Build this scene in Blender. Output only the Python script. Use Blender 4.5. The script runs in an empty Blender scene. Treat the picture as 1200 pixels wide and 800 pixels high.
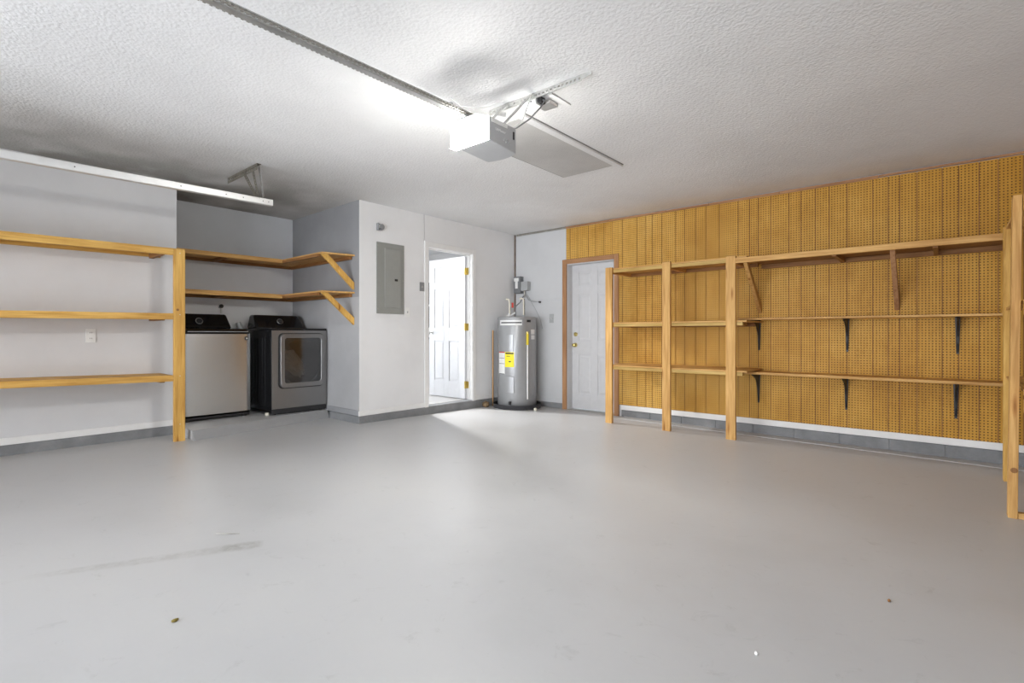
import bpy, bmesh, math, random
from mathutils import Vector, Matrix
random.seed(7)
C = bpy.context.scene.collection
CH = 1.02          # camera height; everything below is written relative to eye level and lifted at the end
PI = math.pi

# ------------------------------------------------------------------ helpers
class MB:
    def __init__(s): s.bm = bmesh.new()
    def box(s, x0, x1, y0, y1, z0, z1, M=None):
        vs = [s.bm.verts.new(Vector((x, y, z)) if M is None else M @ Vector((x, y, z)))
              for x in (x0, x1) for y in (y0, y1) for z in (z0, z1)]
        for f in ((0,1,3,2),(4,6,7,5),(0,4,5,1),(2,3,7,6),(0,2,6,4),(1,5,7,3)):
            s.bm.faces.new([vs[i] for i in f])
        return s
    def hexa(s, lo, hi):
        """frustum between two quads (lists of 4 points, same order)"""
        a = [s.bm.verts.new(Vector(p)) for p in lo]; b = [s.bm.verts.new(Vector(p)) for p in hi]
        s.bm.faces.new(a[::-1]); s.bm.faces.new(b)
        for i in range(4):
            j = (i+1) % 4
            s.bm.faces.new([a[i], a[j], b[j], b[i]])
        return s
    def prism(s, pts, axis, a0, a1):
        """polygon pts (2-D) extruded along axis; the 2-D coords are the other two axes in xyz order"""
        def mk(p, a):
            if axis == 'x': return Vector((a, p[0], p[1]))
            if axis == 'y': return Vector((p[0], a, p[1]))
            return Vector((p[0], p[1], a))
        A = [s.bm.verts.new(mk(p, a0)) for p in pts]; B = [s.bm.verts.new(mk(p, a1)) for p in pts]
        s.bm.faces.new(A); s.bm.faces.new(B[::-1])
        n = len(pts)
        for i in range(n):
            j = (i+1) % n
            s.bm.faces.new([A[i], B[i], B[j], A[j]])
        return s
    def beam(s, p0, p1, w, t, side=(0,0,1)):
        """rectangular bar: width w across 'side', thickness t the other way"""
        p0, p1 = Vector(p0), Vector(p1); d = (p1-p0).normalized()
        u = Vector(side); u = (u - d*u.dot(d)).normalized(); v = d.cross(u)
        q = lambda p: [p+u*w/2+v*t/2, p-u*w/2+v*t/2, p-u*w/2-v*t/2, p+u*w/2-v*t/2]
        return s.hexa(q(p0), q(p1))
    def tube(s, pts, r, n=10, caps=True):
        pts = [Vector(p) for p in pts]; rings = []
        rr = r if isinstance(r, (list, tuple)) else [r]*len(pts)
        prev = None
        for i, p in enumerate(pts):
            d = (pts[min(i+1, len(pts)-1)] - pts[max(i-1, 0)]).normalized()
            if prev is None:
                a = Vector((0,0,1)) if abs(d.z) < .9 else Vector((1,0,0))
                u = d.cross(a).normalized()
            else:
                u = (prev - d*prev.dot(d)).normalized()
            prev = u; v = d.cross(u)
            rings.append([s.bm.verts.new(p + (u*math.cos(2*PI*k/n) + v*math.sin(2*PI*k/n))*rr[i]) for k in range(n)])
        for a, b in zip(rings, rings[1:]):
            for k in range(n):
                s.bm.faces.new([a[k], a[(k+1) % n], b[(k+1) % n], b[k]])
        if caps:
            s.bm.faces.new(rings[0][::-1]); s.bm.faces.new(rings[-1])
        return s
    def lathe(s, prof, c, axis='z', n=32):
        """prof: list of (radius, height); closed with caps"""
        c = Vector(c); rings = []
        for r, h in prof:
            ring = []
            for k in range(n):
                a = 2*PI*k/n; x, y = r*math.cos(a), r*math.sin(a)
                v = {'z': Vector((x, y, h)), 'x': Vector((h, x, y)), 'y': Vector((x, h, y))}[axis]
                ring.append(s.bm.verts.new(c+v))
            rings.append(ring)
        for a, b in zip(rings, rings[1:]):
            for k in range(n):
                s.bm.faces.new([a[k], a[(k+1) % n], b[(k+1) % n], b[k]])
        s.bm.faces.new(rings[0][::-1]); s.bm.faces.new(rings[-1])
        return s
    def perf(s, p0, p1, w, t, side, pitch=.03, hole=.45):
        """perforated steel strip with real slots"""
        p0, p1 = Vector(p0), Vector(p1); L = (p1-p0).length; d = (p1-p0)/L
        u = Vector(side); u = (u - d*u.dot(d)).normalized()
        e = w*(1-hole)/2
        for sg in (-1, 1):
            o = u*sg*(w/2-e/2)
            s.beam(p0+o, p1+o, e, t, side)
        n = max(2, int(L/pitch))
        for k in range(n+1):
            m = p0+d*(L*k/n); h = L/n*.26
            a = m-d*h if k > 0 else m; b = m+d*h if k < n else m
            s.beam(a, b, w*hole*1.02, t*.96, side)
        return s

def wloc(o):
    v = Vector((0,0,0))
    while o is not None: v = v + o.location; o = o.parent
    return v
def obj(name, mb, mat, parent=None, bev=0, smooth=False, seg=2, sub=0):
    bm = mb.bm
    bmesh.ops.recalc_face_normals(bm, faces=bm.faces[:])
    if parent is None:
        xs = [v.co for v in bm.verts]
        loc = Vector(((min(v.x for v in xs)+max(v.x for v in xs))/2, (min(v.y for v in xs)+max(v.y for v in xs))/2, min(v.z for v in xs)))
        off = loc
    else:
        loc = Vector((0,0,0)); off = wloc(parent)
    bmesh.ops.translate(bm, vec=-off, verts=bm.verts[:])
    me = bpy.data.meshes.new(name); bm.to_mesh(me); bm.free()
    o = bpy.data.objects.new(name, me); C.objects.link(o)
    me.materials.append(mat)
    o.location = loc
    if parent is not None: o.parent = parent
    if smooth:
        for p in me.polygons: p.use_smooth = True
        me.set_sharp_from_angle(angle=math.radians(40))
    if bev:
        m = o.modifiers.new('bevel', 'BEVEL'); m.width = bev; m.segments = seg; m.limit_method = 'ANGLE'
        m.angle_limit = math.radians(40); m.harden_normals = False
    if sub:
        m = o.modifiers.new('sub', 'SUBSURF'); m.levels = sub; m.render_levels = sub
    return o
def thing(name, label, cat, loc, group=None):
    o = bpy.data.objects.new(name, None); C.objects.link(o)
    o.location = loc; o.empty_display_size = .1
    return tag(o, label, cat, group)
def tag(o, label, cat, group=None):
    o['label'] = label; o['category'] = cat
    if group: o['group'] = group
    return o
def struct(name, mb, mat, parent=None, **k):
    o = obj(name, mb, mat, parent, **k)
    if parent is None: o['kind'] = 'structure'
    return o
def copy_part(o, parent, loc=None):
    c = o.copy(); C.objects.link(c); c.parent = parent
    if loc is not None: c.location = loc
    return c

# ------------------------------------------------------------------ materials
def nodes(name):
    m = bpy.data.materials.new(name); m.use_nodes = True
    nt = m.node_tree; return m, nt, nt.nodes['Principled BSDF']
def N(nt, typ, **k):
    n = nt.nodes.new(typ)
    for a, b in k.items():
        if a == 'ins':
            for i, v in b.items(): n.inputs[i].default_value = v
        else: setattr(n, a, b)
    return n
def L(nt, a, b): nt.links.new(a, b)
def coords(nt, scale=(1,1,1), world=True):
    if world:
        g = N(nt, 'ShaderNodeNewGeometry').outputs['Position']
    else:
        g = N(nt, 'ShaderNodeTexCoord').outputs['Object']
    mp = N(nt, 'ShaderNodeMapping'); mp.inputs['Scale'].default_value = scale
    L(nt, g, mp.inputs['Vector']); return mp.outputs['Vector']
def ramp(nt, src, stops):
    r = N(nt, 'ShaderNodeValToRGB'); el = r.color_ramp.elements
    while len(el) < len(stops): el.new(.5)
    for e, (p, c) in zip(el, stops):
        e.position = p; e.color = (*c, 1) if len(c) == 3 else c
    L(nt, src, r.inputs['Fac']); return r.outputs['Color']
def bump(nt, b, h, strength, dist=.01):
    n = N(nt, 'ShaderNodeBump'); n.inputs['Strength'].default_value = strength; n.inputs['Distance'].default_value = dist
    L(nt, h, n.inputs['Height']); L(nt, n.outputs['Normal'], b.inputs['Normal'])
def plain(name, col, rough=.5, metal=0, spec=None, noise=0):
    m, nt, b = nodes(name)
    b.inputs['Base Color'].default_value = (*col, 1); b.inputs['Roughness'].default_value = rough
    b.inputs['Metallic'].default_value = metal
    if spec is not None: b.inputs['Specular IOR Level'].default_value = spec
    v = coords(nt, world=False)
    t = N(nt, 'ShaderNodeTexNoise', ins={'Scale': 14, 'Detail': 4}); L(nt, v, t.inputs['Vector'])
    k = .025+noise
    c0 = tuple(max(0, c*(1-k)) for c in col); c1 = tuple(min(1, c*(1+k)) for c in col)
    L(nt, ramp(nt, t.outputs['Fac'], [(.3, c0), (.7, c1)]), b.inputs['Base Color'])
    return m
def wallpaint(name, col, bs=.25, scale=90, var=.04):
    m, nt, b = nodes(name); b.inputs['Roughness'].default_value = .6
    v = coords(nt)
    t = N(nt, 'ShaderNodeTexNoise', ins={'Scale': 1.3, 'Detail': 5, 'Roughness': .6}); L(nt, v, t.inputs['Vector'])
    c0 = tuple(c*(1-var*2) for c in col); c1 = col
    L(nt, ramp(nt, t.outputs['Fac'], [(.3, c0), (.6, c1)]), b.inputs['Base Color'])
    u = N(nt, 'ShaderNodeTexNoise', ins={'Scale': scale, 'Detail': 3}); L(nt, v, u.inputs['Vector'])
    bump(nt, b, u.outputs['Fac'], bs, .003)
    return m
def wood(name, axis, c_lo, c_hi, knots=True, rough=.55):
    m, nt, b = nodes(name); b.inputs['Roughness'].default_value = rough; b.inputs['Specular IOR Level'].default_value = .25
    sc = {'x': (1.2, 22, 22), 'y': (22, 1.2, 22), 'z': (22, 22, 1.2)}[axis]
    v = coords(nt, sc)
    t = N(nt, 'ShaderNodeTexNoise', ins={'Scale': 2.2, 'Detail': 6, 'Roughness': .55, 'Distortion': .6}); L(nt, v, t.inputs['Vector'])
    mid = tuple((a+c)/2*1.03 for a, c in zip(c_lo, c_hi))
    col = ramp(nt, t.outputs['Fac'], [(.32, c_lo), (.5, mid), (.68, c_hi)])
    big = N(nt, 'ShaderNodeTexNoise', ins={'Scale': 1.7, 'Detail': 2}); L(nt, coords(nt), big.inputs['Vector'])
    mx = N(nt, 'ShaderNodeMix', data_type='RGBA', blend_type='MULTIPLY'); mx.inputs['Factor'].default_value = 1
    L(nt, col, mx.inputs['A']); L(nt, ramp(nt, big.outputs['Fac'], [(.3, (.82,.78,.74)), (.65, (1,1,1))]), mx.inputs['B'])
    out = mx.outputs['Result']
    if knots:
        ks = {'x': (2.3, 13, 13), 'y': (13, 2.3, 13), 'z': (13, 13, 2.3)}[axis]
        vo = N(nt, 'ShaderNodeTexVoronoi', ins={'Scale': 1.0}); L(nt, coords(nt, ks), vo.inputs['Vector'])
        kn = ramp(nt, vo.outputs['Distance'], [(.05, (.36,.22,.12)), (.12, (.72,.58,.46)), (.2, (1,1,1))])
        m2 = N(nt, 'ShaderNodeMix', data_type='RGBA', blend_type='MULTIPLY'); m2.inputs['Factor'].default_value = .9
        L(nt, out, m2.inputs['A']); L(nt, kn, m2.inputs['B']); out = m2.outputs['Result']
    L(nt, out, b.inputs['Base Color'])
    bump(nt, b, t.outputs['Fac'], .15, .002)
    return m

M_wall = wallpaint('white_wall_paint', (.69,.69,.695))
M_wallc = wallpaint('centre_wall_paint', (.79,.79,.79))
M_wallP = wallpaint('white_panel_paint', (.60,.605,.61), .1, 60)
M_grey = wallpaint('upper_wall_grey', (.68,.70,.73))
M_wallb = wallpaint('bright_white_wall_paint', (.88,.88,.88))
M_hall = wallpaint('hall_paint', (.66,.66,.655), .1)
M_leaf = plain('hall_door_paint', (.62,.625,.64), .4)
M_side = wallpaint('dark_wall_grey', (.30,.305,.315), .25, 60, .08)
M_sidel = wallpaint('light_wall_grey', (.42,.42,.425), .25, 60, .08)
M_trimw = plain('white_trim_paint', (.80,.795,.78), .45)
M_door = plain('white_door_paint', (.80,.80,.82), .4)
M_door2 = plain('cool_white_door_paint', (.60,.60,.605), .45)
M_white = plain('white_plastic', (.82,.82,.80), .4)
M_offw = plain('cream_plastic', (.78,.74,.62), .45)
M_black = plain('black_enamel', (.012,.012,.013), .22)
M_matblack = plain('matte_black', (.02,.02,.021), .5)
M_bracket = plain('black_bracket_steel', (.015,.014,.014), .45)
M_steel = plain('galvanised_steel', (.62,.62,.60), .38, .9, noise=.08)
M_dullsteel = plain('dull_steel', (.36,.345,.31), .45, .75, noise=.15)
M_rust = plain('rusted_dull_steel', (.20,.185,.15), .55, .5, noise=.2)
M_track = plain('track_steel', (.78,.78,.77), .38, .8)
M_brass = plain('brass', (.62,.50,.18), .3, .9)
M_greybox = plain('grey_metal_box', (.20,.205,.21), .45, .3)
M_lgrey = plain('light_grey_metal', (.42,.43,.43), .45, .2)
M_yellow = plain('yellow_label', (.92,.80,.02), .5)
M_red = plain('red_tag', (.65,.06,.04), .5)
M_copper = plain('copper_pipe', (.42,.24,.10), .35, .7)
M_openg = plain('opener_grey_plastic', (.50,.505,.51), .45)
M_plate = plain('grey_wall_plate', (.25,.255,.26), .4)
M_tile = plain('white_floor_tile', (.60,.59,.575), .3)
M_reflwhite = plain('reflection_white', (.75,.75,.74), .9)
M_hatch = wallpaint('hatch_paint', (.60,.59,.57), 1.0, 110, .10)
M_hatchline = plain('hatch_gap_dark', (.27,.265,.26), .9)

def stainless(name, col, rough, horizontal=False):
    m, nt, b = nodes(name)
    b.inputs['Metallic'].default_value = .85; b.inputs['Roughness'].default_value = rough
    b.inputs['Base Color'].default_value = (*col, 1)
    v = coords(nt, (3, 260, 3) if not horizontal else (3, 3, 260))
    t = N(nt, 'ShaderNodeTexNoise', ins={'Scale': 2, 'Detail': 2}); L(nt, v, t.inputs['Vector'])
    bump(nt, b, t.outputs['Fac'], .12 if horizontal else .06, .001)
    c0 = tuple(c*.93 for c in col)
    L(nt, ramp(nt, t.outputs['Fac'], [(.3, c0), (.7, col)]), b.inputs['Base Color'])
    return m
M_ss = stainless('washer_stainless', (.58,.57,.55), .24, True)
M_ssd = stainless('dryer_graphite_steel', (.29,.285,.28), .32)
M_heater = plain('heater_grey_enamel', (.36,.365,.37), .34, .35)

M_woodz = {a: wood('warm_pine_'+a, a, (.53,.28,.06), (.78,.49,.14)) for a in 'xyz'}     # left rack
M_woodr = {a: wood('pine_'+a, a, (.50,.26,.075), (.74,.46,.17)) for a in 'xyz'}          # right hand wood
M_woodd = {a: wood('dark_aged_pine_'+a, a, (.23,.105,.035), (.36,.18,.065), False) for a in 'xyz'}
M_frame = {a: wood('brown_door_casing_'+a, a, (.34,.17,.08), (.50,.28,.14), False) for a in 'xyz'}

# ceiling: rough sprayed texture, a little soot
def ceiling_mat():
    m, nt, b = nodes('textured_ceiling'); b.inputs['Roughness'].default_value = .85
    v = coords(nt)
    t = N(nt, 'ShaderNodeTexNoise', ins={'Scale': .9, 'Detail': 6, 'Roughness': .6}); L(nt, v, t.inputs['Vector'])
    base = ramp(nt, t.outputs['Fac'], [(.35, (.75,.75,.745)), (.6, (.82,.82,.815))])
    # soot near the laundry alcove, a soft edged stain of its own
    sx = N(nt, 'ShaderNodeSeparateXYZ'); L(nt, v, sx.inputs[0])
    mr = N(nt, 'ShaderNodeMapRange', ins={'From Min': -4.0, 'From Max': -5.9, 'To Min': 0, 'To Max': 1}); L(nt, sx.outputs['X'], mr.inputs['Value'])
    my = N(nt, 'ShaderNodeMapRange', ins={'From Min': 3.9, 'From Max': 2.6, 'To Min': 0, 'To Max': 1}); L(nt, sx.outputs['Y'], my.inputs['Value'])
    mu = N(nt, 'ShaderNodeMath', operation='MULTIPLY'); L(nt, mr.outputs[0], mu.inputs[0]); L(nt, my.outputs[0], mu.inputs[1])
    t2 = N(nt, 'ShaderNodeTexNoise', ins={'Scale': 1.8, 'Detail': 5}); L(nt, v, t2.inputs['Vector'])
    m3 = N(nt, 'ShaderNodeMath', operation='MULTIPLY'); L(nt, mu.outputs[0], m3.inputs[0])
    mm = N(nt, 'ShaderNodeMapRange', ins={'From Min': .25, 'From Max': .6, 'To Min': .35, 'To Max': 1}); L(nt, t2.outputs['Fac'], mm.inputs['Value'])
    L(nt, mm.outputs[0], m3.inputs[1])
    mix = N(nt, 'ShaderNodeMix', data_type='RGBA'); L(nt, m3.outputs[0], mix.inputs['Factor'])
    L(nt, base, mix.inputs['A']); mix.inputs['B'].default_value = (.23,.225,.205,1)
    L(nt, mix.outputs['Result'], b.inputs['Base Color'])
    n1 = N(nt, 'ShaderNodeTexNoise', ins={'Scale': 48, 'Detail': 5, 'Roughness': .6}); L(nt, v, n1.inputs['Vector'])
    vo = N(nt, 'ShaderNodeTexVoronoi', ins={'Scale': 62}); vo.feature = 'SMOOTH_F1'; L(nt, v, vo.inputs['Vector'])
    ad = N(nt, 'ShaderNodeMath', operation='ADD'); L(nt, n1.outputs['Fac'], ad.inputs[0]); L(nt, vo.outputs['Distance'], ad.inputs[1])
    bump(nt, b, ad.outputs[0], .42, .007)
    return m
M_ceil = ceiling_mat()

# painted concrete floor with scuffs and one long smear
def seg_mask(nt, v, ax, ay, bx, by, w0, w1):
    """0..1 mask of a tapered smear between two floor points"""
    sx = N(nt, 'ShaderNodeSeparateXYZ'); L(nt, v, sx.inputs[0])
    dx, dy = bx-ax, by-ay; Ln = math.hypot(dx, dy); dx /= Ln; dy /= Ln
    def lin(a, b, c):
        m1 = N(nt, 'ShaderNodeMath', operation='MULTIPLY', ins={1: a}); L(nt, sx.outputs['X'], m1.inputs[0])
        m2 = N(nt, 'ShaderNodeMath', operation='MULTIPLY_ADD', ins={1: b}); L(nt, sx.outputs['Y'], m2.inputs[0]); L(nt, m1.outputs[0], m2.inputs[2])
        m3 = N(nt, 'ShaderNodeMath', operation='ADD', ins={1: c}); L(nt, m2.outputs[0], m3.inputs[0]); return m3.outputs[0]
    s = lin(dx, dy, -(ax*dx+ay*dy)); t = lin(-dy, dx, (ax*dy-ay*dx))
    ab = N(nt, 'ShaderNodeMath', operation='ABSOLUTE'); L(nt, t, ab.inputs[0])
    wd = N(nt, 'ShaderNodeMapRange', ins={'From Min': 0, 'From Max': Ln, 'To Min': w0, 'To Max': w1}); L(nt, s, wd.inputs['Value'])
    q = N(nt, 'ShaderNodeMath', operation='DIVIDE'); L(nt, ab.outputs[0], q.inputs[0]); L(nt, wd.outputs[0], q.inputs[1])
    f = N(nt, 'ShaderNodeMapRange', ins={'From Min': 1.1, 'From Max': .5, 'To Min': 0, 'To Max': 1}); L(nt, q.outputs[0], f.inputs['Value'])
    e0 = N(nt, 'ShaderNodeMapRange', ins={'From Min': 0, 'From Max': Ln*.25, 'To Min': 0, 'To Max': 1}); L(nt, s, e0.inputs['Value'])
    e1 = N(nt, 'ShaderNodeMapRange', ins={'From Min': Ln+.015, 'From Max': Ln-.01, 'To Min': 0, 'To Max': 1}); L(nt, s, e1.inputs['Value'])
    a = N(nt, 'ShaderNodeMath', operation='MULTIPLY'); L(nt, f.outputs[0], a.inputs[0]); L(nt, e0.outputs[0], a.inputs[1])
    c = N(nt, 'ShaderNodeMath', operation='MULTIPLY'); L(nt, a.outputs[0], c.inputs[0]); L(nt, e1.outputs[0], c.inputs[1])
    return c.outputs[0]
def floor_mat():
    m, nt, b = nodes('painted_concrete')
    v = coords(nt)
    t = N(nt, 'ShaderNodeTexNoise', ins={'Scale': .8, 'Detail': 8, 'Roughness': .62}); L(nt, v, t.inputs['Vector'])
    base = ramp(nt, t.outputs['Fac'], [(.3, (.45,.452,.452)), (.5, (.495,.497,.50)), (.7, (.52,.52,.515))])
    # worn lighter scuffs
    t2 = N(nt, 'ShaderNodeTexNoise', ins={'Scale': 9, 'Detail': 8, 'Roughness': .75, 'Distortion': .8}); L(nt, v, t2.inputs['Vector'])
    sc = ramp(nt, t2.outputs['Fac'], [(.28, (.80,.80,.79)), (.41, (1,1,1)), (.66, (1,1,1)), (.76, (1.0,.98,.95))])
    mx = N(nt, 'ShaderNodeMix', data_type='RGBA', blend_type='MULTIPLY'); mx.inputs['Factor'].default_value = .8
    L(nt, base, mx.inputs['A']); L(nt, sc, mx.inputs['B']); out = mx.outputs['Result']
    # specks
    vo = N(nt, 'ShaderNodeTexVoronoi', ins={'Scale': 3.1}); L(nt, v, vo.inputs['Vector'])
    sp = ramp(nt, vo.outputs['Distance'], [(.012, (.35,.34,.33)), (.02, (1,1,1))])
    m2 = N(nt, 'ShaderNodeMix', data_type='RGBA', blend_type='MULTIPLY'); m2.inputs['Factor'].default_value = .8
    L(nt, out, m2.inputs['A']); L(nt, sp, m2.inputs['B']); out = m2.outputs['Result']
    # the long smear
    tn = N(nt, 'ShaderNodeTexNoise', ins={'Scale': 22, 'Detail': 6, 'Roughness': .7}); L(nt, v, tn.inputs['Vector'])
    tm = N(nt, 'ShaderNodeMapRange', ins={'From Min': .35, 'From Max': .6, 'To Min': .15, 'To Max': .75}); L(nt, tn.outputs['Fac'], tm.inputs['Value'])
    for a, k in (((-2.95,.26,-2.56,1.05,.03,.055), .42), ((-2.645,.905,-2.545,1.085,.05,.05), .6)):
        mk = seg_mask(nt, v, *a)
        mu = N(nt, 'ShaderNodeMath', operation='MULTIPLY'); L(nt, mk, mu.inputs[0]); L(nt, tm.outputs[0], mu.inputs[1])
        mu2 = N(nt, 'ShaderNodeMath', operation='MULTIPLY', ins={1: k}); L(nt, mu.outputs[0], mu2.inputs[0])
        mi = N(nt, 'ShaderNodeMix', data_type='RGBA'); L(nt, mu2.outputs[0], mi.inputs['Factor'])
        L(nt, out, mi.inputs['A']); mi.inputs['B'].default_value = (.22,.215,.19,1); out = mi.outputs['Result']
    L(nt, out, b.inputs['Base Color'])
    rr = ramp(nt, t.outputs['Fac'], [(.3, (.30,)*3), (.7, (.42,)*3)])
    L(nt, rr, b.inputs['Roughness']); b.inputs['Specular IOR Level'].default_value = .5
    u = N(nt, 'ShaderNodeTexNoise', ins={'Scale': 45, 'Detail': 5}); L(nt, v, u.inputs['Vector'])
    bump(nt, b, u.outputs['Fac'], .12, .004)
    return m
M_floor = floor_mat()

def curb_mat():
    m, nt, b = nodes('painted_block_curb'); b.inputs['Roughness'].default_value = .6
    v = coords(nt)
    t = N(nt, 'ShaderNodeTexNoise', ins={'Scale': 5, 'Detail': 8, 'Roughness': .7}); L(nt, v, t.inputs['Vector'])
    L(nt, ramp(nt, t.outputs['Fac'], [(.3, (.17,.175,.18)), (.6, (.235,.24,.245)), (.8, (.31,.31,.305))]), b.inputs['Base Color'])
    u = N(nt, 'ShaderNodeTexNoise', ins={'Scale': 38, 'Detail': 5}); L(nt, v, u.inputs['Vector'])
    bump(nt, b, u.outputs['Fac'], .5, .006)
    return m
M_curb = curb_mat()

def peg_mat():
    m, nt, b = nodes('perforated_hardboard'); b.inputs['Roughness'].default_value = .5; b.inputs['Specular IOR Level'].default_value = .2
    v = coords(nt); p = .0248
    sx = N(nt, 'ShaderNodeSeparateXYZ'); L(nt, v, sx.inputs[0])
    def cell(out):
        d = N(nt, 'ShaderNodeMath', operation='DIVIDE', ins={1: p}); L(nt, out, d.inputs[0])
        f = N(nt, 'ShaderNodeMath', operation='FRACT'); L(nt, d.outputs[0], f.inputs[0])
        s = N(nt, 'ShaderNodeMath', operation='SUBTRACT', ins={1: .5}); L(nt, f.outputs[0], s.inputs[0])
        q = N(nt, 'ShaderNodeMath', operation='POWER', ins={1: 2}); 
        ab = N(nt, 'ShaderNodeMath', operation='ABSOLUTE'); L(nt, s.outputs[0], ab.inputs[0]); L(nt, ab.outputs[0], q.inputs[0]); return q.outputs[0]
    ad = N(nt, 'ShaderNodeMath', operation='ADD'); L(nt, cell(sx.outputs['X']), ad.inputs[0]); L(nt, cell(sx.outputs['Z']), ad.inputs[1])
    sq = N(nt, 'ShaderNodeMath', operation='SQRT'); L(nt, ad.outputs[0], sq.inputs[0])
    hole = N(nt, 'ShaderNodeMapRange', ins={'From Min': .17, 'From Max': .25, 'To Min': 1, 'To Max': 0}); L(nt, sq.outputs[0], hole.inputs['Value'])
    t = N(nt, 'ShaderNodeTexNoise', ins={'Scale': 1.5, 'Detail': 6, 'Roughness': .65}); L(nt, v, t.inputs['Vector'])
    base = ramp(nt, t.outputs['Fac'], [(.3, (.53,.28,.05)), (.5, (.66,.38,.085)), (.7, (.74,.46,.13))])
    t2 = N(nt, 'ShaderNodeTexNoise', ins={'Scale': 2, 'Detail': 4}); L(nt, coords(nt, (12, 12, 1.5)), t2.inputs['Vector'])
    mx = N(nt, 'ShaderNodeMix', data_type='RGBA', blend_type='MULTIPLY'); mx.inputs['Factor'].default_value = .7
    L(nt, base, mx.inputs['A']); L(nt, ramp(nt, t2.outputs['Fac'], [(.3, (.86,.84,.80)), (.6, (1,1,1))]), mx.inputs['B'])
    gx = N(nt, 'ShaderNodeMapRange', ins={'From Min': -3.2, 'From Max': .6, 'To Min': 0, 'To Max': 1}); L(nt, sx.outputs['X'], gx.inputs['Value'])
    mt = N(nt, 'ShaderNodeMix', data_type='RGBA', blend_type='MULTIPLY'); L(nt, gx.outputs[0], mt.inputs['Factor'])
    L(nt, mx.outputs['Result'], mt.inputs['A']); mt.inputs['B'].default_value = (.84,.74,.42,1); mx = mt
    mi = N(nt, 'ShaderNodeMix', data_type='RGBA'); L(nt, hole.outputs[0], mi.inputs['Factor'])
    L(nt, mx.outputs['Result'], mi.inputs['A']); mi.inputs['B'].default_value = (.10,.048,.012,1)
    L(nt, mi.outputs['Result'], b.inputs['Base Color'])
    inv = N(nt, 'ShaderNodeMath', operation='SUBTRACT', ins={0: 1}); L(nt, hole.outputs[0], inv.inputs[1])
    bump(nt, b, inv.outputs[0], .4, .003)
    return m
M_peg = peg_mat()

def emis(name, col, s):
    m, nt, b = nodes(name); b.inputs['Base Color'].default_value = (.9,.9,.9,1)
    b.inputs['Emission Color'].default_value = (*col, 1); b.inputs['Emission Strength'].default_value = s
    return m
def glass(name, tint=(1,1,1), mixf=.12, rough=.02):
    m = bpy.data.materials.new(name); m.use_nodes = True; nt = m.node_tree
    nt.nodes.remove(nt.nodes['Principled BSDF'])
    o = nt.nodes['Material Output']; g = N(nt, 'ShaderNodeBsdfGlossy', ins={'Roughness': rough}); t = N(nt, 'ShaderNodeBsdfTransparent')
    t.inputs['Color'].default_value = (*tint, 1)
    f = N(nt, 'ShaderNodeFresnel', ins={'IOR': 1.5}); ad = N(nt, 'ShaderNodeMath', operation='ADD', ins={1: mixf}); L(nt, f.outputs[0], ad.inputs[0])
    x = N(nt, 'ShaderNodeMixShader'); L(nt, ad.outputs[0], x.inputs[0]); L(nt, t.outputs[0], x.inputs[1]); L(nt, g.outputs[0], x.inputs[2])
    L(nt, x.outputs[0], o.inputs['Surface']); return m
M_lens = emis('lamp_lens_glow', (1,.985,.95), 1.0); M_lensb = emis('lamp_lens_bottom_glow', (1,.985,.95), 1.0); M_sideadd = emis('added_side_glow', (1,.985,.95), 125); M_rearadd = emis('added_rear_glow', (1,.985,.95), 65)
M_dglass = glass('smoked_glass', (.60,.59,.58), .08, .12)
M_console = plain('glossy_black_console', (.010,.010,.011), .12)

# ------------------------------------------------------------------ main planes (metres, camera at the origin)
XA, XC, XB, XR = -6.0, -5.167, -6.775, .92
YP, YS, YL, YF = 6.084, 3.31, 1.717, -3.3
CEIL = 1.55
def fz(x, y):
    y = max(y, 0)
    return -1.02 - y*y*(.0013 + .00025*(x+6))

# floor (very slightly falling toward the far wall)
mb = MB(); nx, ny = 24, 26
xs = [XB-.05 + (XR+.1-XB+.05)*i/nx for i in range(nx+1)]; ys = [YF-.1 + (YP+.2-YF+.1)*j/ny for j in range(ny+1)]
g = [[mb.bm.verts.new((x, y, fz(x, y))) for y in ys] for x in xs]
g2 = [[mb.bm.verts.new((x, y, -1.25)) for y in ys] for x in xs]
for i in range(nx):
    for j in range(ny):
        mb.bm.faces.new([g[i][j], g[i+1][j], g[i+1][j+1], g[i][j+1]])
        mb.bm.faces.new([g2[i][j], g2[i][j+1], g2[i+1][j+1], g2[i+1][j]])
struct('floor', mb, M_floor, smooth=True)
# slab of the laundry alcove, a low step up
struct('trim_17', MB().hexa([(-5.547, YL+.001, -1.07), (-5.46, YL+.001, -1.045), (-5.79, YS-.013, -1.045), (-5.857, YS-.013, -1.07)], [(-5.549, YL+.001, -.937), (-5.54, YL+.001, -.939), (-5.85, YS-.013, -.939), (-5.859, YS-.013, -.937)]), plain('step_grey_paint', (.30,.30,.30), .6))
mb = MB().hexa([(XB, YL, -1.07), (-5.55, YL, -1.07), (-5.86, YS-.001, -1.07), (XB, YS-.001, -1.07)], [(XB, YL, -.935), (-5.55, YL, -.935), (-5.86, YS-.001, -.935), (XB, YS-.001, -.935)])
struct('floor_alcove', mb, M_floor, bev=.008)
struct('ceiling', MB().box(XB-.2, XR+.15, YF-.15, YP+.3, CEIL, CEIL+.1), M_ceil)

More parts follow.
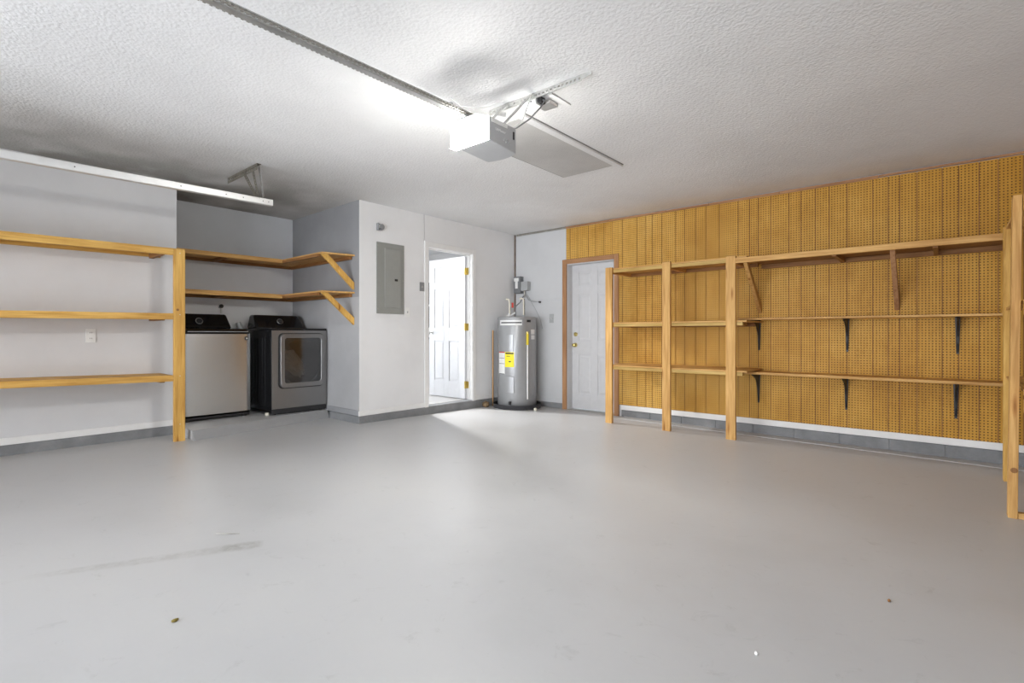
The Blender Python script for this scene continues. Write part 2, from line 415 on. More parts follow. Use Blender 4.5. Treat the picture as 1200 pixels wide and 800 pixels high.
# walls
struct('wall_left', MB().box(XB-.15, XA, YF-.1, YL, -1.0+.07, CEIL), M_wall)
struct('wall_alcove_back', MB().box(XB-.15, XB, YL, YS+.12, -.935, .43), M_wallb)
struct('wall_alcove_back_upper', MB().box(XB-.15, XB, YL, YS+.12, .43, CEIL), M_grey)  # greyer tone above the lower shelf
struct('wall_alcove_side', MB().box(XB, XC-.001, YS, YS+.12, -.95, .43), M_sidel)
struct('wall_alcove_side_upper', MB().box(XB, XC-.001, YS, YS+.12, .43, CEIL), M_side)  # side wall darker above the lower shelf than below
mb = MB()
mb.box(XC-.12, XC, YS+.0005, 4.33, -.95, CEIL).box(XC-.12, XC, 5.15, YP+.2, -.95, CEIL).box(XC-.12, XC, 4.33, 5.15, 1.145, CEIL)
struct('wall_centre', mb, M_wallc)
# far wall: white sheet beside the corner, block behind pegboard (door opening -4.17..-3.41)
mb = MB().box(XC, -4.20, YP, YP+.2, -1.15, CEIL-.012).box(-3.38, XR+.1, YP, YP+.2, -1.15, CEIL).box(-4.20, -3.38, YP, YP+.2, 1.0, CEIL-.012)
struct('wall_far', mb, M_wallP)
struct('wall_right', MB().box(XR, XR+.12, YF-.1, YP+.2, -1.15, CEIL), M_wall)
# wall behind the camera, with the closed garage door in it
mb = MB().box(XB, -4.75, YF-.12, YF, -1.15, CEIL).box(.47, XR+.1, YF-.12, YF, -1.15, CEIL).box(-4.75, .47, YF-.12, YF, 1.15, CEIL)
struct('wall_front', mb, M_wall)

# concrete curbs under the walls
mb = MB().box(XA-.05, XA+.012, YF, YL-.0, -1.08, -.931)
struct('trim_1', mb, M_curb, bev=.006)
mb = MB().box(XC-.12, XC+.014, YS+.0502, YP, -1.12, -.951)
mb.box(-5.80, XC+.014, YS-.012, YS+.05, -1.10, -.951)
struct('trim_2', mb, M_curb, bev=.006)
mb = MB()
x = XC+.014; 
mb.box(XC+.014, -4.235, YP-.012, YP+.05, -1.16, -1.004)
x = -3.30; k = 0
while x < XR:
    x1 = min(x+.41, XR)
    mb.box(x+.004, x1-.004, YP-.01, YP+.05, -1.16, -1.004-.004)
    x = x1
mb.box(-3.30, XR, YP-.004, YP+.04, -1.16, -1.006)
struct('trim_3', mb, M_curb, bev=.004)
# expansion joint line: a narrow raised ridge along the far wall
mb = MB()
n = 14
for i in range(n):
    xa = -3.25+(XR+3.25)*i/n; xb = -3.25+(XR+3.25)*(i+1)/n
    mb.hexa([(xa, 5.86, fz(xa,5.86)-.02), (xb, 5.86, fz(xb,5.86)-.02), (xb, 6.08, fz(xb,6.0)-.02), (xa, 6.08, fz(xa,6.0)-.02)],
            [(xa, 5.87, fz(xa,5.87)+.005), (xb, 5.87, fz(xb,5.87)+.005), (xb, 6.08, fz(xb,6.08)+.006), (xa, 6.08, fz(xa,6.08)+.006)])
struct('trim_4', mb, M_floor)

# baseboards
struct('baseboard_left', MB().box(XA, XA+.013, YF, YL, -.931, -.872), M_trimw, bev=.004)
mb = MB().box(XC, XC+.013, YS-.013, 4.27, -.951, -.892).box(XC, XC+.013, 5.215, YP-.001, -.951, -.892)
struct('baseboard_centre', mb, M_trimw, bev=.004)
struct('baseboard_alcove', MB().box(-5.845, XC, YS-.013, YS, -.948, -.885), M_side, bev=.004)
struct('baseboard_far', MB().box(-3.30, XR, YP-.024, YP, -1.004, -.940), M_trimw, bev=.003)
struct('trim_5', MB().box(XC+.001, -4.235, YP-.012, YP, -1.004, -.95), M_wallP, bev=.003)

# dark strip in the corner and gap along the top of the far wall
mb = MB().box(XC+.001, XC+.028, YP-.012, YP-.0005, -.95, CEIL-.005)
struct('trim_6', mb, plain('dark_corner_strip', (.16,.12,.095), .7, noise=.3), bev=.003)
struct('trim_7', MB().box(XC+.045, -4.19, YP-.008, YP-.0005, CEIL-.03, CEIL-.002), M_dullsteel)
# seam line of the white sheet
struct('trim_8', MB().box(-5.12, -4.24, YP-.005, YP, .508, .519), M_wallP, bev=.002)
struct('trim_9', MB().box(XC, XC+.003, 4.264, 4.271, 1.21, CEIL-.002), M_sidel)

# pegboard, planked: real grooves between planks
pb = thing('pegboard', 'yellow-brown perforated hardboard panelling with vertical grooves covering the far wall', 'pegboard', ((-4.18+XR)/2, YP-.01, -.94))
base = [0, .089, .217, .396, .510, .644, .766, .921, 1.132]
gro = sorted(g0+k*1.2535-1.694 for k in range(-3, 3) for g0 in base)
gro = [-4.183]+[q for q in gro if -4.13 < q < XR-.03]+[XR]
mb = MB(); gp = .0032
for a, b2 in zip(gro, gro[1:]):
    z0 = -.94
    if b2 <= -3.335 or a < -3.335:      # over the door
        if b2 <= -3.335: mb.box(a+gp, b2-gp, YP-.016, YP, 1.062, CEIL-.035)
        else:
            mb.box(a+gp, -3.345, YP-.016, YP, 1.062, CEIL-.035); mb.box(-3.344, b2-gp, YP-.016, YP, z0, CEIL-.035)
    else: mb.box(a+gp, b2-gp, YP-.016, YP, z0, CEIL-.035)
obj('panel', mb, M_peg, pb, bev=.0012, seg=1)
mb = MB().box(-4.183, -3.34, YP-.011, YP-.0005, 1.062, CEIL-.04).box(-3.34, XR-.002, YP-.011, YP-.0005, -.94, CEIL-.04)
obj('groove_backing', mb, M_woodd['z'], pb)
mb = MB()
xa = -4.183
while xa < XR-.02:
    xb = min(xa+random.uniform(.5, 1.1), XR)
    h = random.uniform(.022, .034)
    mb.box(xa, xb-.004, YP-.022-random.uniform(0,.004), YP-.001, CEIL-.006-h, CEIL-.006+random.uniform(-.004,.0))
    xa = xb
obj('top_batten', mb, M_frame['x'], pb)

# ------------------------------------------------------------------ doors
def door_leaf(mb, w, h, t, rows, cols, T):
    """six panel leaf in local (u across, v up, t thick) coordinates; T maps (u,v,w)->point"""
    def bx(u0, u1, v0, v1, w0, w1):
        mb.hexa([T(u0,v0,w0), T(u1,v0,w0), T(u1,v1,w0), T(u0,v1,w0)], [T(u0,v0,w1), T(u1,v0,w1), T(u1,v1,w1), T(u0,v1,w1)])
    bx(0, w, 0, h, .009, t-.009)
    us = [0]+[c for cc in cols for c in cc]+[w]
    for sd in (0, 1):
        wa, wb = ((0, .0095) if sd == 0 else (t-.0095, t))
        for i in range(0, len(us), 2): bx(us[i], us[i+1], 0, h, wa, wb)
        vs = [0]+[r for rr in rows for r in rr]+[h]
        for (c0, c1) in cols:
            for i in range(0, len(vs), 2): bx(c0, c1, vs[i], vs[i+1], wa, wb)
        for (c0, c1) in cols:
            for (r0, r1) in rows:
                e0, e1 = .018, .040
                q = lambda e, ww: [T(c0+e, r0+e, ww), T(c1-e, r0+e, ww), T(c1-e, r1-e, ww), T(c0+e, r1-e, ww)]
                base_w, top_w = ((.009, .003) if sd == 0 else (t-.009, t-.003))
                mb.hexa(q(e0, base_w), q(e1, top_w))

# door 1: the open interior door, hinged on the right jamb, swung into the room beyond
mb = MB()
dl_w, dl_h = .775, 2.045
T1 = lambda u, v, w: (XC-.10-u, 5.095+w, -.928+v)
rows = [(.235, .825), (1.02, 1.60), (1.70, 1.925)]
cols = [(.115, .335), (.44, .66)]
door_leaf(mb, dl_w, dl_h, .035, rows, cols, T1)
d1 = struct('door_1', mb, M_leaf, bev=.0015, seg=1)
def knob(parent, c, ax, sgn, mat, name='knob', r=.027):
    m = MB().lathe([(.031,0),(.031,.006*sgn),(.012,.010*sgn),(.011,.032*sgn),(r*.8,.038*sgn),(r,.05*sgn),(r*.85,.062*sgn),(.008,.068*sgn)], c, ax, 20)
    return obj(name, m, mat, parent, smooth=True)
knob(d1, (XC-.10-.715, 5.095, .02), 'y', -1, M_steel)
knob(d1, (XC-.10-.715, 5.130, .02), 'y', 1, M_steel)
for z in (.90, .10, -.73):
    m = MB().box(XC-.10, XC-.06, 5.128, 5.1365, z-.05, z+.05).tube([(XC-.098, 5.094, z-.052), (XC-.098, 5.094, z+.052)], .008, 8).box(XC-.10, XC-.0975, 5.094, 5.125, z-.05, z+.05)
    h = obj('hinge', m, M_brass, d1); h['label'] = 'brass hinge'
# its frame and casing (painted like the wall)
mb = MB()
mb.box(XC-.125, XC+.004, 4.33, 4.345, -.94, 1.145).box(XC-.125, XC+.004, 5.137, 5.152, -.94, 1.145).box(XC-.125, XC+.004, 4.345, 5.137, 1.13, 1.145)
mb.box(XC-.06, XC-.045, 4.345, 4.357, -.94, 1.13).box(XC-.045, XC-.033, 5.125, 5.137, -.94, 1.13).box(XC-.06, XC-.045, 4.357, 5.125, 1.118, 1.13)
mb.box(XC, XC+.014, 4.272, 4.336, -.955, 1.205).box(XC, XC+.014, 5.146, 5.208, -.955, 1.205).box(XC, XC+.014, 4.336, 5.146, 1.139, 1.205)
struct('trim_10', mb, M_trimw, bev=.003)
struct('trim_11', MB().box(XC-.12, XC+.012, 4.345, 5.137, -.975, -.945), M_curb, bev=.01)

# door 2: closed six-panel door in the far wall
YD = YP+.115
mb = MB()
T2 = lambda u, v, w: (-4.165+u, YD+w, -1.075+v)
rows2 = [(.215, .775), (.98, 1.645), (1.765, 1.965)]
cols2 = [(.115, .325), (.43, .64)]
door_leaf(mb, .755, 2.075, .035, rows2, cols2, T2)
d2 = struct('door_2', mb, M_door2, bev=.002, seg=1)
knob(d2, (-4.105, YD, -.160), 'y', -1, M_brass)
m = MB().lathe([(.030,0),(.030,-.012),(.024,-.016),(.020,-.022),(.006,-.024)], (-4.10, YD, -.005), 'y', 20)
obj('deadbolt', m, M_brass, d2, smooth=True)
mb = MB()
mb.box(-4.20, -4.165, YP-.004, YP+.16, -1.10, 1.0).box(-3.41, -3.38, YP-.004, YP+.16, -1.10, 1.0).box(-4.165, -3.41, YP-.004, YP+.16, .993, 1.02)
struct('trim_12', mb, M_door2, bev=.003)
mb = MB()
mb.box(-4.238, -4.172, YP-.032, YP-.001, fz(-4.2,YP)-.01, 1.068).box(-3.400, -3.332, YP-.032, YP-.001, fz(-3.35,YP)-.01, 1.068)
struct('trim_13', mb, M_frame['z'], bev=.003)
struct('trim_14', MB().box(-4.172, -3.400, YP-.032, YP-.001, 1.005, 1.068), M_frame['x'], bev=.003)
mb = MB().box(-4.165, -3.41, YP-.02, YP+.18, -1.13, -1.082)
struct('trim_15', mb, M_dullsteel, bev=.004)

# attic hatch
hat = thing('attic_hatch', 'flat rectangular attic access panel in the ceiling beside the garage door opener', 'hatch', (-2.58, 3.48, CEIL-.02))
obj('panel', MB().box(-2.875, -2.325, 2.80, 4.135, CEIL-.008, CEIL+.01), M_hatch, hat)
mb = MB().box(-2.89, -2.872, 2.79, 4.15, CEIL-.004, CEIL+.01).box(-2.89, -2.27, 4.133, 4.150, CEIL-.004, CEIL+.01)
obj('gap', mb, M_hatchline, hat)
obj('moulding', MB().box(-2.322, -2.262, 2.78, 4.19, CEIL-.022, CEIL+.01), M_ceil, hat, bev=.006)
obj('gap', MB().box(-2.262, -2.254, 2.78, 4.19, CEIL-.006, CEIL+.01), M_hatchline, hat)

# ------------------------------------------------------------------ room beyond door 1
KX = -8.3
struct('floor_hallway', MB().box(KX, XC-.12, YS+.12, YP+.2, -1.0, -.942), M_tile)
mb = MB()
for i in range(1, 8): mb.box(KX+.4*i, KX+.4*i+.004, YS+.13, YP+.15, -.9425, -.9412)
for i in range(1, 7): mb.box(KX, XC-.125, YS+.12+.4*i, YS+.124+.4*i, -.9425, -.9412)
struct('trim_16', mb, plain('tile_grout', (.62,.58,.53), .8))
struct('ceiling_hallway', MB().box(KX-.1, XC-.12, YS+.12, YP+.2, 1.47, 1.55), M_hall)
PY0, PY1, PZ1 = 3.62, 4.95, 1.10
struct('wall_hallway_back', MB().box(KX-.1, KX, YS, PY0, -1, 1.5).box(KX-.1, KX, PY1, YP+.3, -1, 1.5).box(KX-.1, KX, PY0, PY1, PZ1, 1.5), M_hall)
WX0, WX1 = -7.75, -6.95
struct('wall_hallway_side', MB().box(KX, WX0, YP+.12, YP+.25, -1, 1.5).box(WX1, XC-.12, YP+.12, YP+.25, -1, 1.5).box(WX0, WX1, YP+.12, YP+.25, -1, .08).box(WX0, WX1, YP+.12, YP+.25, 1.0, 1.5), M_hall)
struct('wall_hallway_near', MB().box(KX, XB-.15, YS+.05, YS+.12, -1, 1.5), M_hall)
w1 = struct('window_1', MB().box(WX0, WX0+.04, YP+.10, YP+.16, .08, 1.0).box(WX1-.04, WX1, YP+.10, YP+.16, .08, 1.0).box(WX0+.04, WX1-.04, YP+.10, YP+.16, .08, .12).box(WX0+.04, WX1-.04, YP+.10, YP+.16, .96, 1.0).box(WX0+.04, WX1-.04, YP+.11, YP+.15, .52, .55), M_trimw)
obj('window_pane', MB().box(WX0+.04, WX1-.04, YP+.128, YP+.134, .12, .96), glass('window_glass', (.95,.97,1), .03), w1)
w2 = struct('added_window', MB().box(KX-.06, KX+.01, PY0, PY0+.06, -.94, PZ1).box(KX-.06, KX+.01, PY1-.06, PY1, -.94, PZ1).box(KX-.06, KX+.01, PY0+.06, PY1-.06, PZ1-.06, PZ1).box(KX-.06, KX+.01, PY0+.06, PY1-.06, -.94, -.86).box(KX-.06, KX+.01, 4.25, 4.31, -.86, PZ1-.06), M_trimw)  # unseen glazed opening, added to admit light for the garage floor patch
obj('window_pane', MB().box(KX-.03, KX-.024, PY0+.06, 4.25, -.86, PZ1-.06), glass('added_window_glass', (.97,.98,1), .02), w2)
obj('window_pane', MB().box(KX-.03, KX-.024, 4.31, PY1-.06, -.86, PZ1-.06), bpy.data.materials['added_window_glass'], w2)
cab = thing('base_cabinet', 'white kitchen base cabinet glimpsed through the open doorway below the window', 'cabinet', (-7.2, 5.9, -.942))
obj('cabinet_body', MB().box(-7.75, -6.75, 5.64, YP+.115, -.942, -.09), M_trimw, cab, bev=.004)
obj('countertop', MB().box(-7.78, -6.72, 5.61, YP+.115, -.09, -.055), M_lgrey, cab, bev=.004)
m = MB().tube([(-7.03, 6.08, -.055), (-7.03, 6.08, .03), (-7.02, 6.05, .06), (-7.0, 5.96, .06), (-6.99, 5.93, .02)], .014, 8)
tag(obj('faucet', m, M_dullsteel, smooth=True), 'metal faucet on the counter seen through the open doorway', 'faucet')

# ------------------------------------------------------------------ left rack (against the left wall)
def pine(m, parent, name, mat, bev=.003): return obj(name, m, mat, parent, bev=bev, seg=2)
XL = -5.57
lr = thing('storage_rack', 'honey-coloured pine rack with three long shelves on the left wall beside the washer', 'shelf rack', (-5.78, .3, fz(-5.6,1.6)))
pine(MB().box(XL-.038, XL, 1.573, 1.666, fz(XL,1.6)-.002, .812), lr, 'post', M_woodz['z'])
pine(MB().box(XL-.038, XL, -1.05, -.96, fz(XL,0)-.002, .812), lr, 'post', M_woodz['z'])
ya, yb = -1.10, 1.571
for (zl, zr, th) in ((.800, .812, .064), (.184, .196, .058), (-.368, -.392, .056)):
    def sl(y, zl=zl, zr=zr): return zl+(zr-zl)*(y-.4)/1.15
    mb = MB(); n = 8
    for i in range(n):
        a = ya+(yb-ya)*i/n; b2 = ya+(yb-ya)*(i+1)/n
        mb.hexa([(XA+.002, a, sl(a)-.018), (XL-.004, a, sl(a)-.018), (XL-.004, b2, sl(b2)-.018), (XA+.002, b2, sl(b2)-.018)],
                [(XA+.002, a, sl(a)), (XL-.004, a, sl(a)), (XL-.004, b2, sl(b2)), (XA+.002, b2, sl(b2))])
    bmesh.ops.remove_doubles(mb.bm, verts=mb.bm.verts[:], dist=1e-5)
    bd = pine(mb, lr, 'shelf_board', M_woodz['y'], 0)
    za, zb = sl(ya), sl(yb)
    mb = MB().hexa([(XL-.040, ya, za-th), (XL-.002, ya, za-th), (XL-.002, yb, zb-th), (XL-.040, yb, zb-th)],
                   [(XL-.040, ya, za-.018), (XL-.002, ya, za-.018), (XL-.002, yb, zb-.018), (XL-.040, yb, zb-.018)])
    pine(mb, bd, 'front_rail', M_woodz['y'])
    pine(MB().hexa([(XA+.002, ya, za-.05), (XA+.03, ya, za-.05), (XA+.03, yb, zb-.05), (XA+.002, yb, zb-.05)],
                   [(XA+.002, ya, za-.018), (XA+.03, ya, za-.018), (XA+.03, yb, zb-.018), (XA+.002, yb, zb-.018)]), bd, 'wall_cleat', M_woodz['y'])
    for yc in (1.49, .3, -.9):
        pine(MB().box(XA+.03, XL-.040, yc-.02, yc+.02, sl(yc)-.068, sl(yc)-.018), bd, 'cross_cleat', M_woodd['x'])
# nail heads / knot plugs on the post
for z in (.38,):
    obj('knot', MB().lathe([(.012,0),(.012,.0015),(.002,.0018)], (XL, 1.602, z-.15), 'x', 14), M_woodd['z'], lr)
for z in (.185, -.40, -.86, .77):
    obj('nail_head', MB().lathe([(.004,0),(.004,.0012),(.001,.0015)], (XL, 1.622, z), 'x', 10), M_steel, lr)

# alcove corner shelves
def corner_shelf(z, th, label, brz):
    t = thing('corner_shelf', label, 'shelf', (-6.2, 2.6, z-th), 'L-shaped shelves above the laundry machines')
    pine(MB().prism([(XB+.002, YL+.002), (-6.27, YL+.002), (-6.27, 2.94), (XB+.002, 2.94)], 'z', z-.018, z), t, 'back_board', M_woodr['y'], .001)
    pine(MB().prism([(XB+.002, 2.941), (-5.335, 2.941), (-5.256, YS-.002), (XB+.002, YS-.002)], 'z', z-.018, z), t, 'side_board', M_woodr['x'], .001)
    pine(MB().box(-6.29, -6.252, YL+.002, 2.925, z-th, z-.0185), t, 'front_rail', M_woodr['y'])
    pine(MB().box(-6.29, -5.40, 2.926, 2.962, z-th, z-.0185), t, 'front_rail', M_woodd['x'])
    pine(MB().box(XB+.002, -5.31, YS-.036, YS-.002, z-th-.004, z-.0185), t, 'wall_cleat', M_woodd['x'])
    pine(MB().box(XB+.002, XB+.03, YL+.002, YS-.04, z-th-.004, z-.0185), t, 'wall_cleat', M_woodd['y'])
    pine(MB().box(XB+.03, -6.292, 2.30, 2.335, z-th-.006, z-.0185), t, 'cross_cleat', M_woodd['x'])
    # diagonal brace, its face turned to the room
    a = Vector((-5.325, 2.985, z-.045)); b2 = Vector((-5.262, YS-.02, brz))
    m = MB()
    w = .10
    m.hexa([(-5.365, 2.935, z-.02), (-5.365, 2.935+.075, z-.0195), (-5.30, YS-.003, brz+.085), (-5.30, YS-.003, brz)],
           [(-5.327, 2.935, z-.02), (-5.327, 2.935+.075, z-.0195), (-5.262, YS-.003, brz+.085), (-5.262, YS-.003, brz)])
    pine(m, t, 'brace', M_woodz['z'])
    return t
corner_shelf(.925, .050, 'upper L-shaped pine corner shelf above the washer and dryer', .515)
corner_shelf(.490, .052, 'lower L-shaped pine corner shelf just above the washer and dryer', .105)

# ------------------------------------------------------------------ washer
wz, wx0, wx1, wy0, wy1 = -.935, -6.72, -6.07, 1.80, 2.478
wt = .035
w = thing('washing_machine', 'stainless steel top-load washer with black console, left of the dryer', 'washing machine', ((wx0+wx1)/2, (wy0+wy1)/2, wz))
obj('cabinet', MB().box(wx0, wx1-.02, wy0, wy1, wz+.03, wt-.03), M_black, w, bev=.012)
# bowed stainless front
mb = MB(); n = 24; pts = []
for i in range(n+1):
    f = i/n; pts.append((wx1-.012 + .024*(1-(2*f-1)**2) - (.008 if i in (0, n) else 0), wy0+.002+(wy1-wy0-.004)*f))
mb.prism([(wx1-.03, wy0+.002)]+pts+[(wx1-.03, wy1-.002)], 'z', wz+.065, wt-.035)
obj('front_panel', mb, M_ss, w, smooth=True)
obj('toe_kick', MB().box(wx0+.02, wx1-.02, wy0+.01, wy1-.012, wz+.018, wz+.064), M_matblack, w, bev=.004)
for x in (wx0+.06, wx1-.06):
    for y in (wy0+.05, wy1-.05):
        obj('foot', MB().lathe([(.02,0),(.02,.015),(.01,.02),(.01,.035)], (x, y, wz), 'z', 12), M_matblack, w)
mb = MB().prism([(wx0, wt-.03), (wx1-.004, wt-.03), (wx1+.002, wt-.018), (wx1-.012, wt-.004), (wx1-.10, wt+.012), (wx0, wt+.014)], 'y', wy0+.001, wy1-.001)
obj('top_deck', mb, M_console, w, bev=.005)
mb = MB().prism([(-6.58, wt+.012), (wx1+.004, wt-.014), (wx1-.004, wt+.000), (-6.12, wt+.022), (-6.56, wt+.042)], 'y', wy0+.03, wy1-.03)
ld = obj('lid', mb, M_console, w, bev=.006)
obj('lid_trim', MB().box(wx1-.006, wx1+.006, wy0+.035, wy1-.035, wt-.012, wt-.006), M_steel, ld, bev=.002)
# console: wedge with tapered ends
zc = wt+.012
lo = [(-6.55, wy0+.015, zc), (-6.72, wy0+.012, zc), (-6.72, wy1-.012, zc), (-6.55, wy1-.015, zc)]
hi = [(-6.635, wy0+.05, .235), (-6.70, wy0+.05, .238), (-6.70, wy1-.055, .238), (-6.635, wy1-.06, .235)]
cs = obj('console', MB().hexa(lo, hi), M_console, w, bev=.022, seg=4, smooth=True)
def dial(parent, c, tilt, r):
    m = MB().lathe([(r,0),(r,.006),(r*.86,.014),(r*.8,.026),(r*.3,.029)], (0,0,0), 'x', 24)
    R = Matrix.Rotation(-tilt, 4, 'Y')
    bmesh.ops.transform(m.bm, matrix=Matrix.Translation(Vector(c)) @ R, verts=m.bm.verts[:])
    return obj('dial', m, M_matblack, parent, smooth=True)
def dial_ring(parent, c, tilt, r):
    m = MB(); pts = [(0, math.cos(a)*r, math.sin(a)*r) for a in [2*PI*k/24 for k in range(25)]]
    m.tube(pts, .0035, 6, False)
    bmesh.ops.transform(m.bm, matrix=Matrix.Translation(Vector(c)) @ Matrix.Rotation(-tilt, 4, 'Y'), verts=m.bm.verts[:])
    return obj('dial_ring', m, M_steel, parent, smooth=True)
tl = math.atan2(.085, .19)
d = dial(cs, (-6.595, 2.11, .145), tl, .034); dial_ring(d, (-6.580, 2.11, .152), tl, .036)
obj('badge', MB().box(wx1-.009, wx1+.004, wy1-.068, wy1-.030, -.070, -.030), M_matblack, w, bev=.003)
obj('badge_mark', MB().box(wx1+.004, wx1+.0052, wy1-.055, wy1-.040, -.058, -.042), M_white, w)

# ------------------------------------------------------------------ dryer
dx0, dx1, dy0, dy1, dz = -6.62, -5.865, 2.622, 3.296, -.935
dt = .055
dr = thing('clothes_dryer', 'graphite front-load dryer with a square glass door, right of the washer', 'dryer', ((dx0+dx1)/2, (dy0+dy1)/2, dz))
# cabinet as an open-front box so the drum shows through the glass
mb = MB()
mb.box(dx0, dx1-.012, dy0, dy0+.012, dz+.03, dt-.012).box(dx0, dx1-.012, dy1-.012, dy1, dz+.03, dt-.012).box(dx0, dx0+.012, dy0, dy1, dz+.03, dt-.012)
mb.box(dx0, dx1-.012, dy0, dy1, dz+.03, dz+.045)
for k in range(7): mb.box(dx0+.10+k*.075, dx0+.135+k*.075, dy0-.005, dy0, dz+.10, dt-.10)
obj('cabinet', mb, M_black, dr, bev=.004)
obj('top_deck', MB().box(dx0, dx1+.002, dy0, dy1, dt-.012, dt+.012), M_console, dr, bev=.008)
gy0, gy1, gz0, gz1 = 2.70, 3.245, -.630, .005
mb = MB()
X0, X1 = dx1-.012, dx1
mb.box(X0, X1, dy0+.002, gy0+.03, dz+.07, dt-.014).box(X0, X1, gy1-.03, dy1-.002, dz+.07, dt-.014).box(X0, X1, gy0+.03, gy1-.03, dz+.07, gz0+.03).box(X0, X1, gy0+.03, gy1-.03, gz1-.03, dt-.014)
obj('front_panel', mb, M_ssd, dr)
obj('toe_kick', MB().box(dx0+.02, dx1-.006, dy0+.004, dy1-.004, dz+.012, dz+.069), M_matblack, dr, bev=.004)
for x in (dx0+.06, dx1-.06):
    for y in (dy0+.05, dy1-.05):
        obj('foot', MB().lathe([(.02,0),(.02,.015),(.01,.02),(.01,.035)], (x, y, dz), 'z', 12), M_matblack, dr)
def rrect(y0, y1, z0, z1, r, n=6):
    pts = []
    for cy, cz, a0 in ((y1-r, z1-r, 0), (y0+r, z1-r, PI/2), (y0+r, z0+r, PI), (y1-r, z0+r, 1.5*PI)):
        for k in range(n+1):
            a = a0+PI/2*k/n; pts.append((cy+r*math.cos(a), cz+r*math.sin(a)))
    return pts
def frame_ring(m, outer, inner, x0, x1):
    A = [m.bm.verts.new((x0, *p)) for p in outer]; B = [m.bm.verts.new((x1, *p)) for p in outer]
    Cc = [m.bm.verts.new((x1, *p)) for p in inner]; D = [m.bm.verts.new((x0, *p)) for p in inner]
    n = len(outer)
    for i in range(n):
        j = (i+1) % n
        for P, Q in ((A, B), (B, Cc), (Cc, D), (D, A)): m.bm.faces.new([P[i], P[j], Q[j], Q[i]])
m = MB(); frame_ring(m, rrect(gy0-.006, gy1+.006, gz0-.006, gz1+.006, .055), rrect(gy0+.02, gy1-.02, gz0+.02, gz1-.02, .05), dx1, dx1+.006)
obj('door_recess', m, M_matblack, dr, smooth=True)
m = MB(); frame_ring(m, rrect(gy0+.010, gy1-.002, gz0+.004, gz1-.004, .05), rrect(gy0+.058, gy1-.038, gz0+.058, gz1-.052, .03), dx1+.002, dx1+.034)
dd = obj('door', m, M_ssd, dr, smooth=True, bev=.004)
m = MB().prism(rrect(gy0+.05, gy1-.03, gz0+.05, gz1-.044, .03), 'x', dx1+.020, dx1+.026)
obj('door_glass', m, M_dglass, dd)
m = MB(); cyy, czz = (gy0+gy1)/2, -.33
ring_o = [(.262*math.cos(a), .262*math.sin(a)) for a in [2*PI*k/40 for k in range(40)]]
A = [m.bm.verts.new((dx1-.02, cyy+p[0], czz+p[1])) for p in ring_o]; B = [m.bm.verts.new((dx0+.05, cyy+p[0], czz+p[1])) for p in ring_o]
for i in range(40): m.bm.faces.new([A[i], A[(i+1) % 40], B[(i+1) % 40], B[i]])
m.bm.faces.new(B)
obj('drum', m, plain('drum_steel', (.30,.27,.24), .45, .6), dr, smooth=True)
m = MB().box(dx1-.016, dx1-.012, gy0-.03, gy1+.03, gz0-.02, gz1+.02); m.bm.free()
m = MB(); frame_ring(m, rrect(gy0-.02, gy1+.02, gz0-.02, gz1+.02, .03), [(cyy+.262*math.cos(a), czz+.262*math.sin(a)) for a in [0+2*PI*k/28 for k in range(28)]], dx1-.022, dx1-.0125)
obj('drum_surround', m, plain('drum_surround_grey', (.16,.16,.165), .5), dr)
zc = dt+.010
lo = [(-6.34, dy0+.03, zc), (-6.61, dy0+.02, zc), (-6.61, dy1-.02, zc), (-6.34, dy1-.02, zc)]
hi = [(-6.455, dy0+.045, .235), (-6.585, dy0+.045, .238), (-6.585, dy1-.07, .238), (-6.455, dy1-.075, .235)]
cs = obj('console', MB().hexa(lo, hi), M_console, dr, bev=.024, seg=4, smooth=True)
tl = math.atan2(.115, .17)
d = dial(cs, (-6.395, 2.955, .150), tl, .034); dial_ring(d, (-6.378, 2.955, .158), tl, .036)
obj('hose', MB().tube([(-6.64, dy0+.08, -.3), (-6.66, dy0+.02, .02), (-6.67, dy0-.04, .10), (-6.68, dy0-.05, .14)], .03, 12), M_lgrey, dr, smooth=True)
# crumpled white form in the drum, stands in for the glass reflection
bm_ = MB(); bmesh.ops.create_icosphere(bm_.bm, subdivisions=4, radius=1)
for v in bm_.bm.verts:
    n_ = math.sin(v.co.x*7+1)*math.cos(v.co.y*9)+.7*math.sin(v.co.z*13+v.co.x*5)+.4*math.sin(v.co.y*23)
    v.co *= 1+.16*n_
    v.co = Vector((dx1-.13+v.co.x*.09, cyy-.045+v.co.y*.135, -.350+v.co.z*.13-.09*v.co.y))
tag(obj('laundry', bm_, M_reflwhite, smooth=True), 'pale crumpled form imitating the reflection in the dryer door glass', 'laundry')

# valve on the alcove wall
hv = thing('hose_valve', 'small dark water valve on the wall above the washer', 'valve', (XB+.03, 2.392, .27))
obj('valve_body', MB().tube([(XB, 2.392, .325), (XB+.05, 2.392, .325), (XB+.06, 2.392, .30), (XB+.06, 2.392, .25)], .010, 10), M_steel, hv, smooth=True)
obj('handle', MB().lathe([(.012,0),(.024,.004),(.024,.014),(.006,.018)], (XB+.058, 2.392, .338), 'x', 14), M_matblack, hv, smooth=True)
tag(obj('wooden_shim', MB().box(-5.96, -5.93, 2.585, 2.62, -.935, -.905), M_offw, bev=.004), 'small pale wooden shim on the slab at the dryer foot', 'shim')

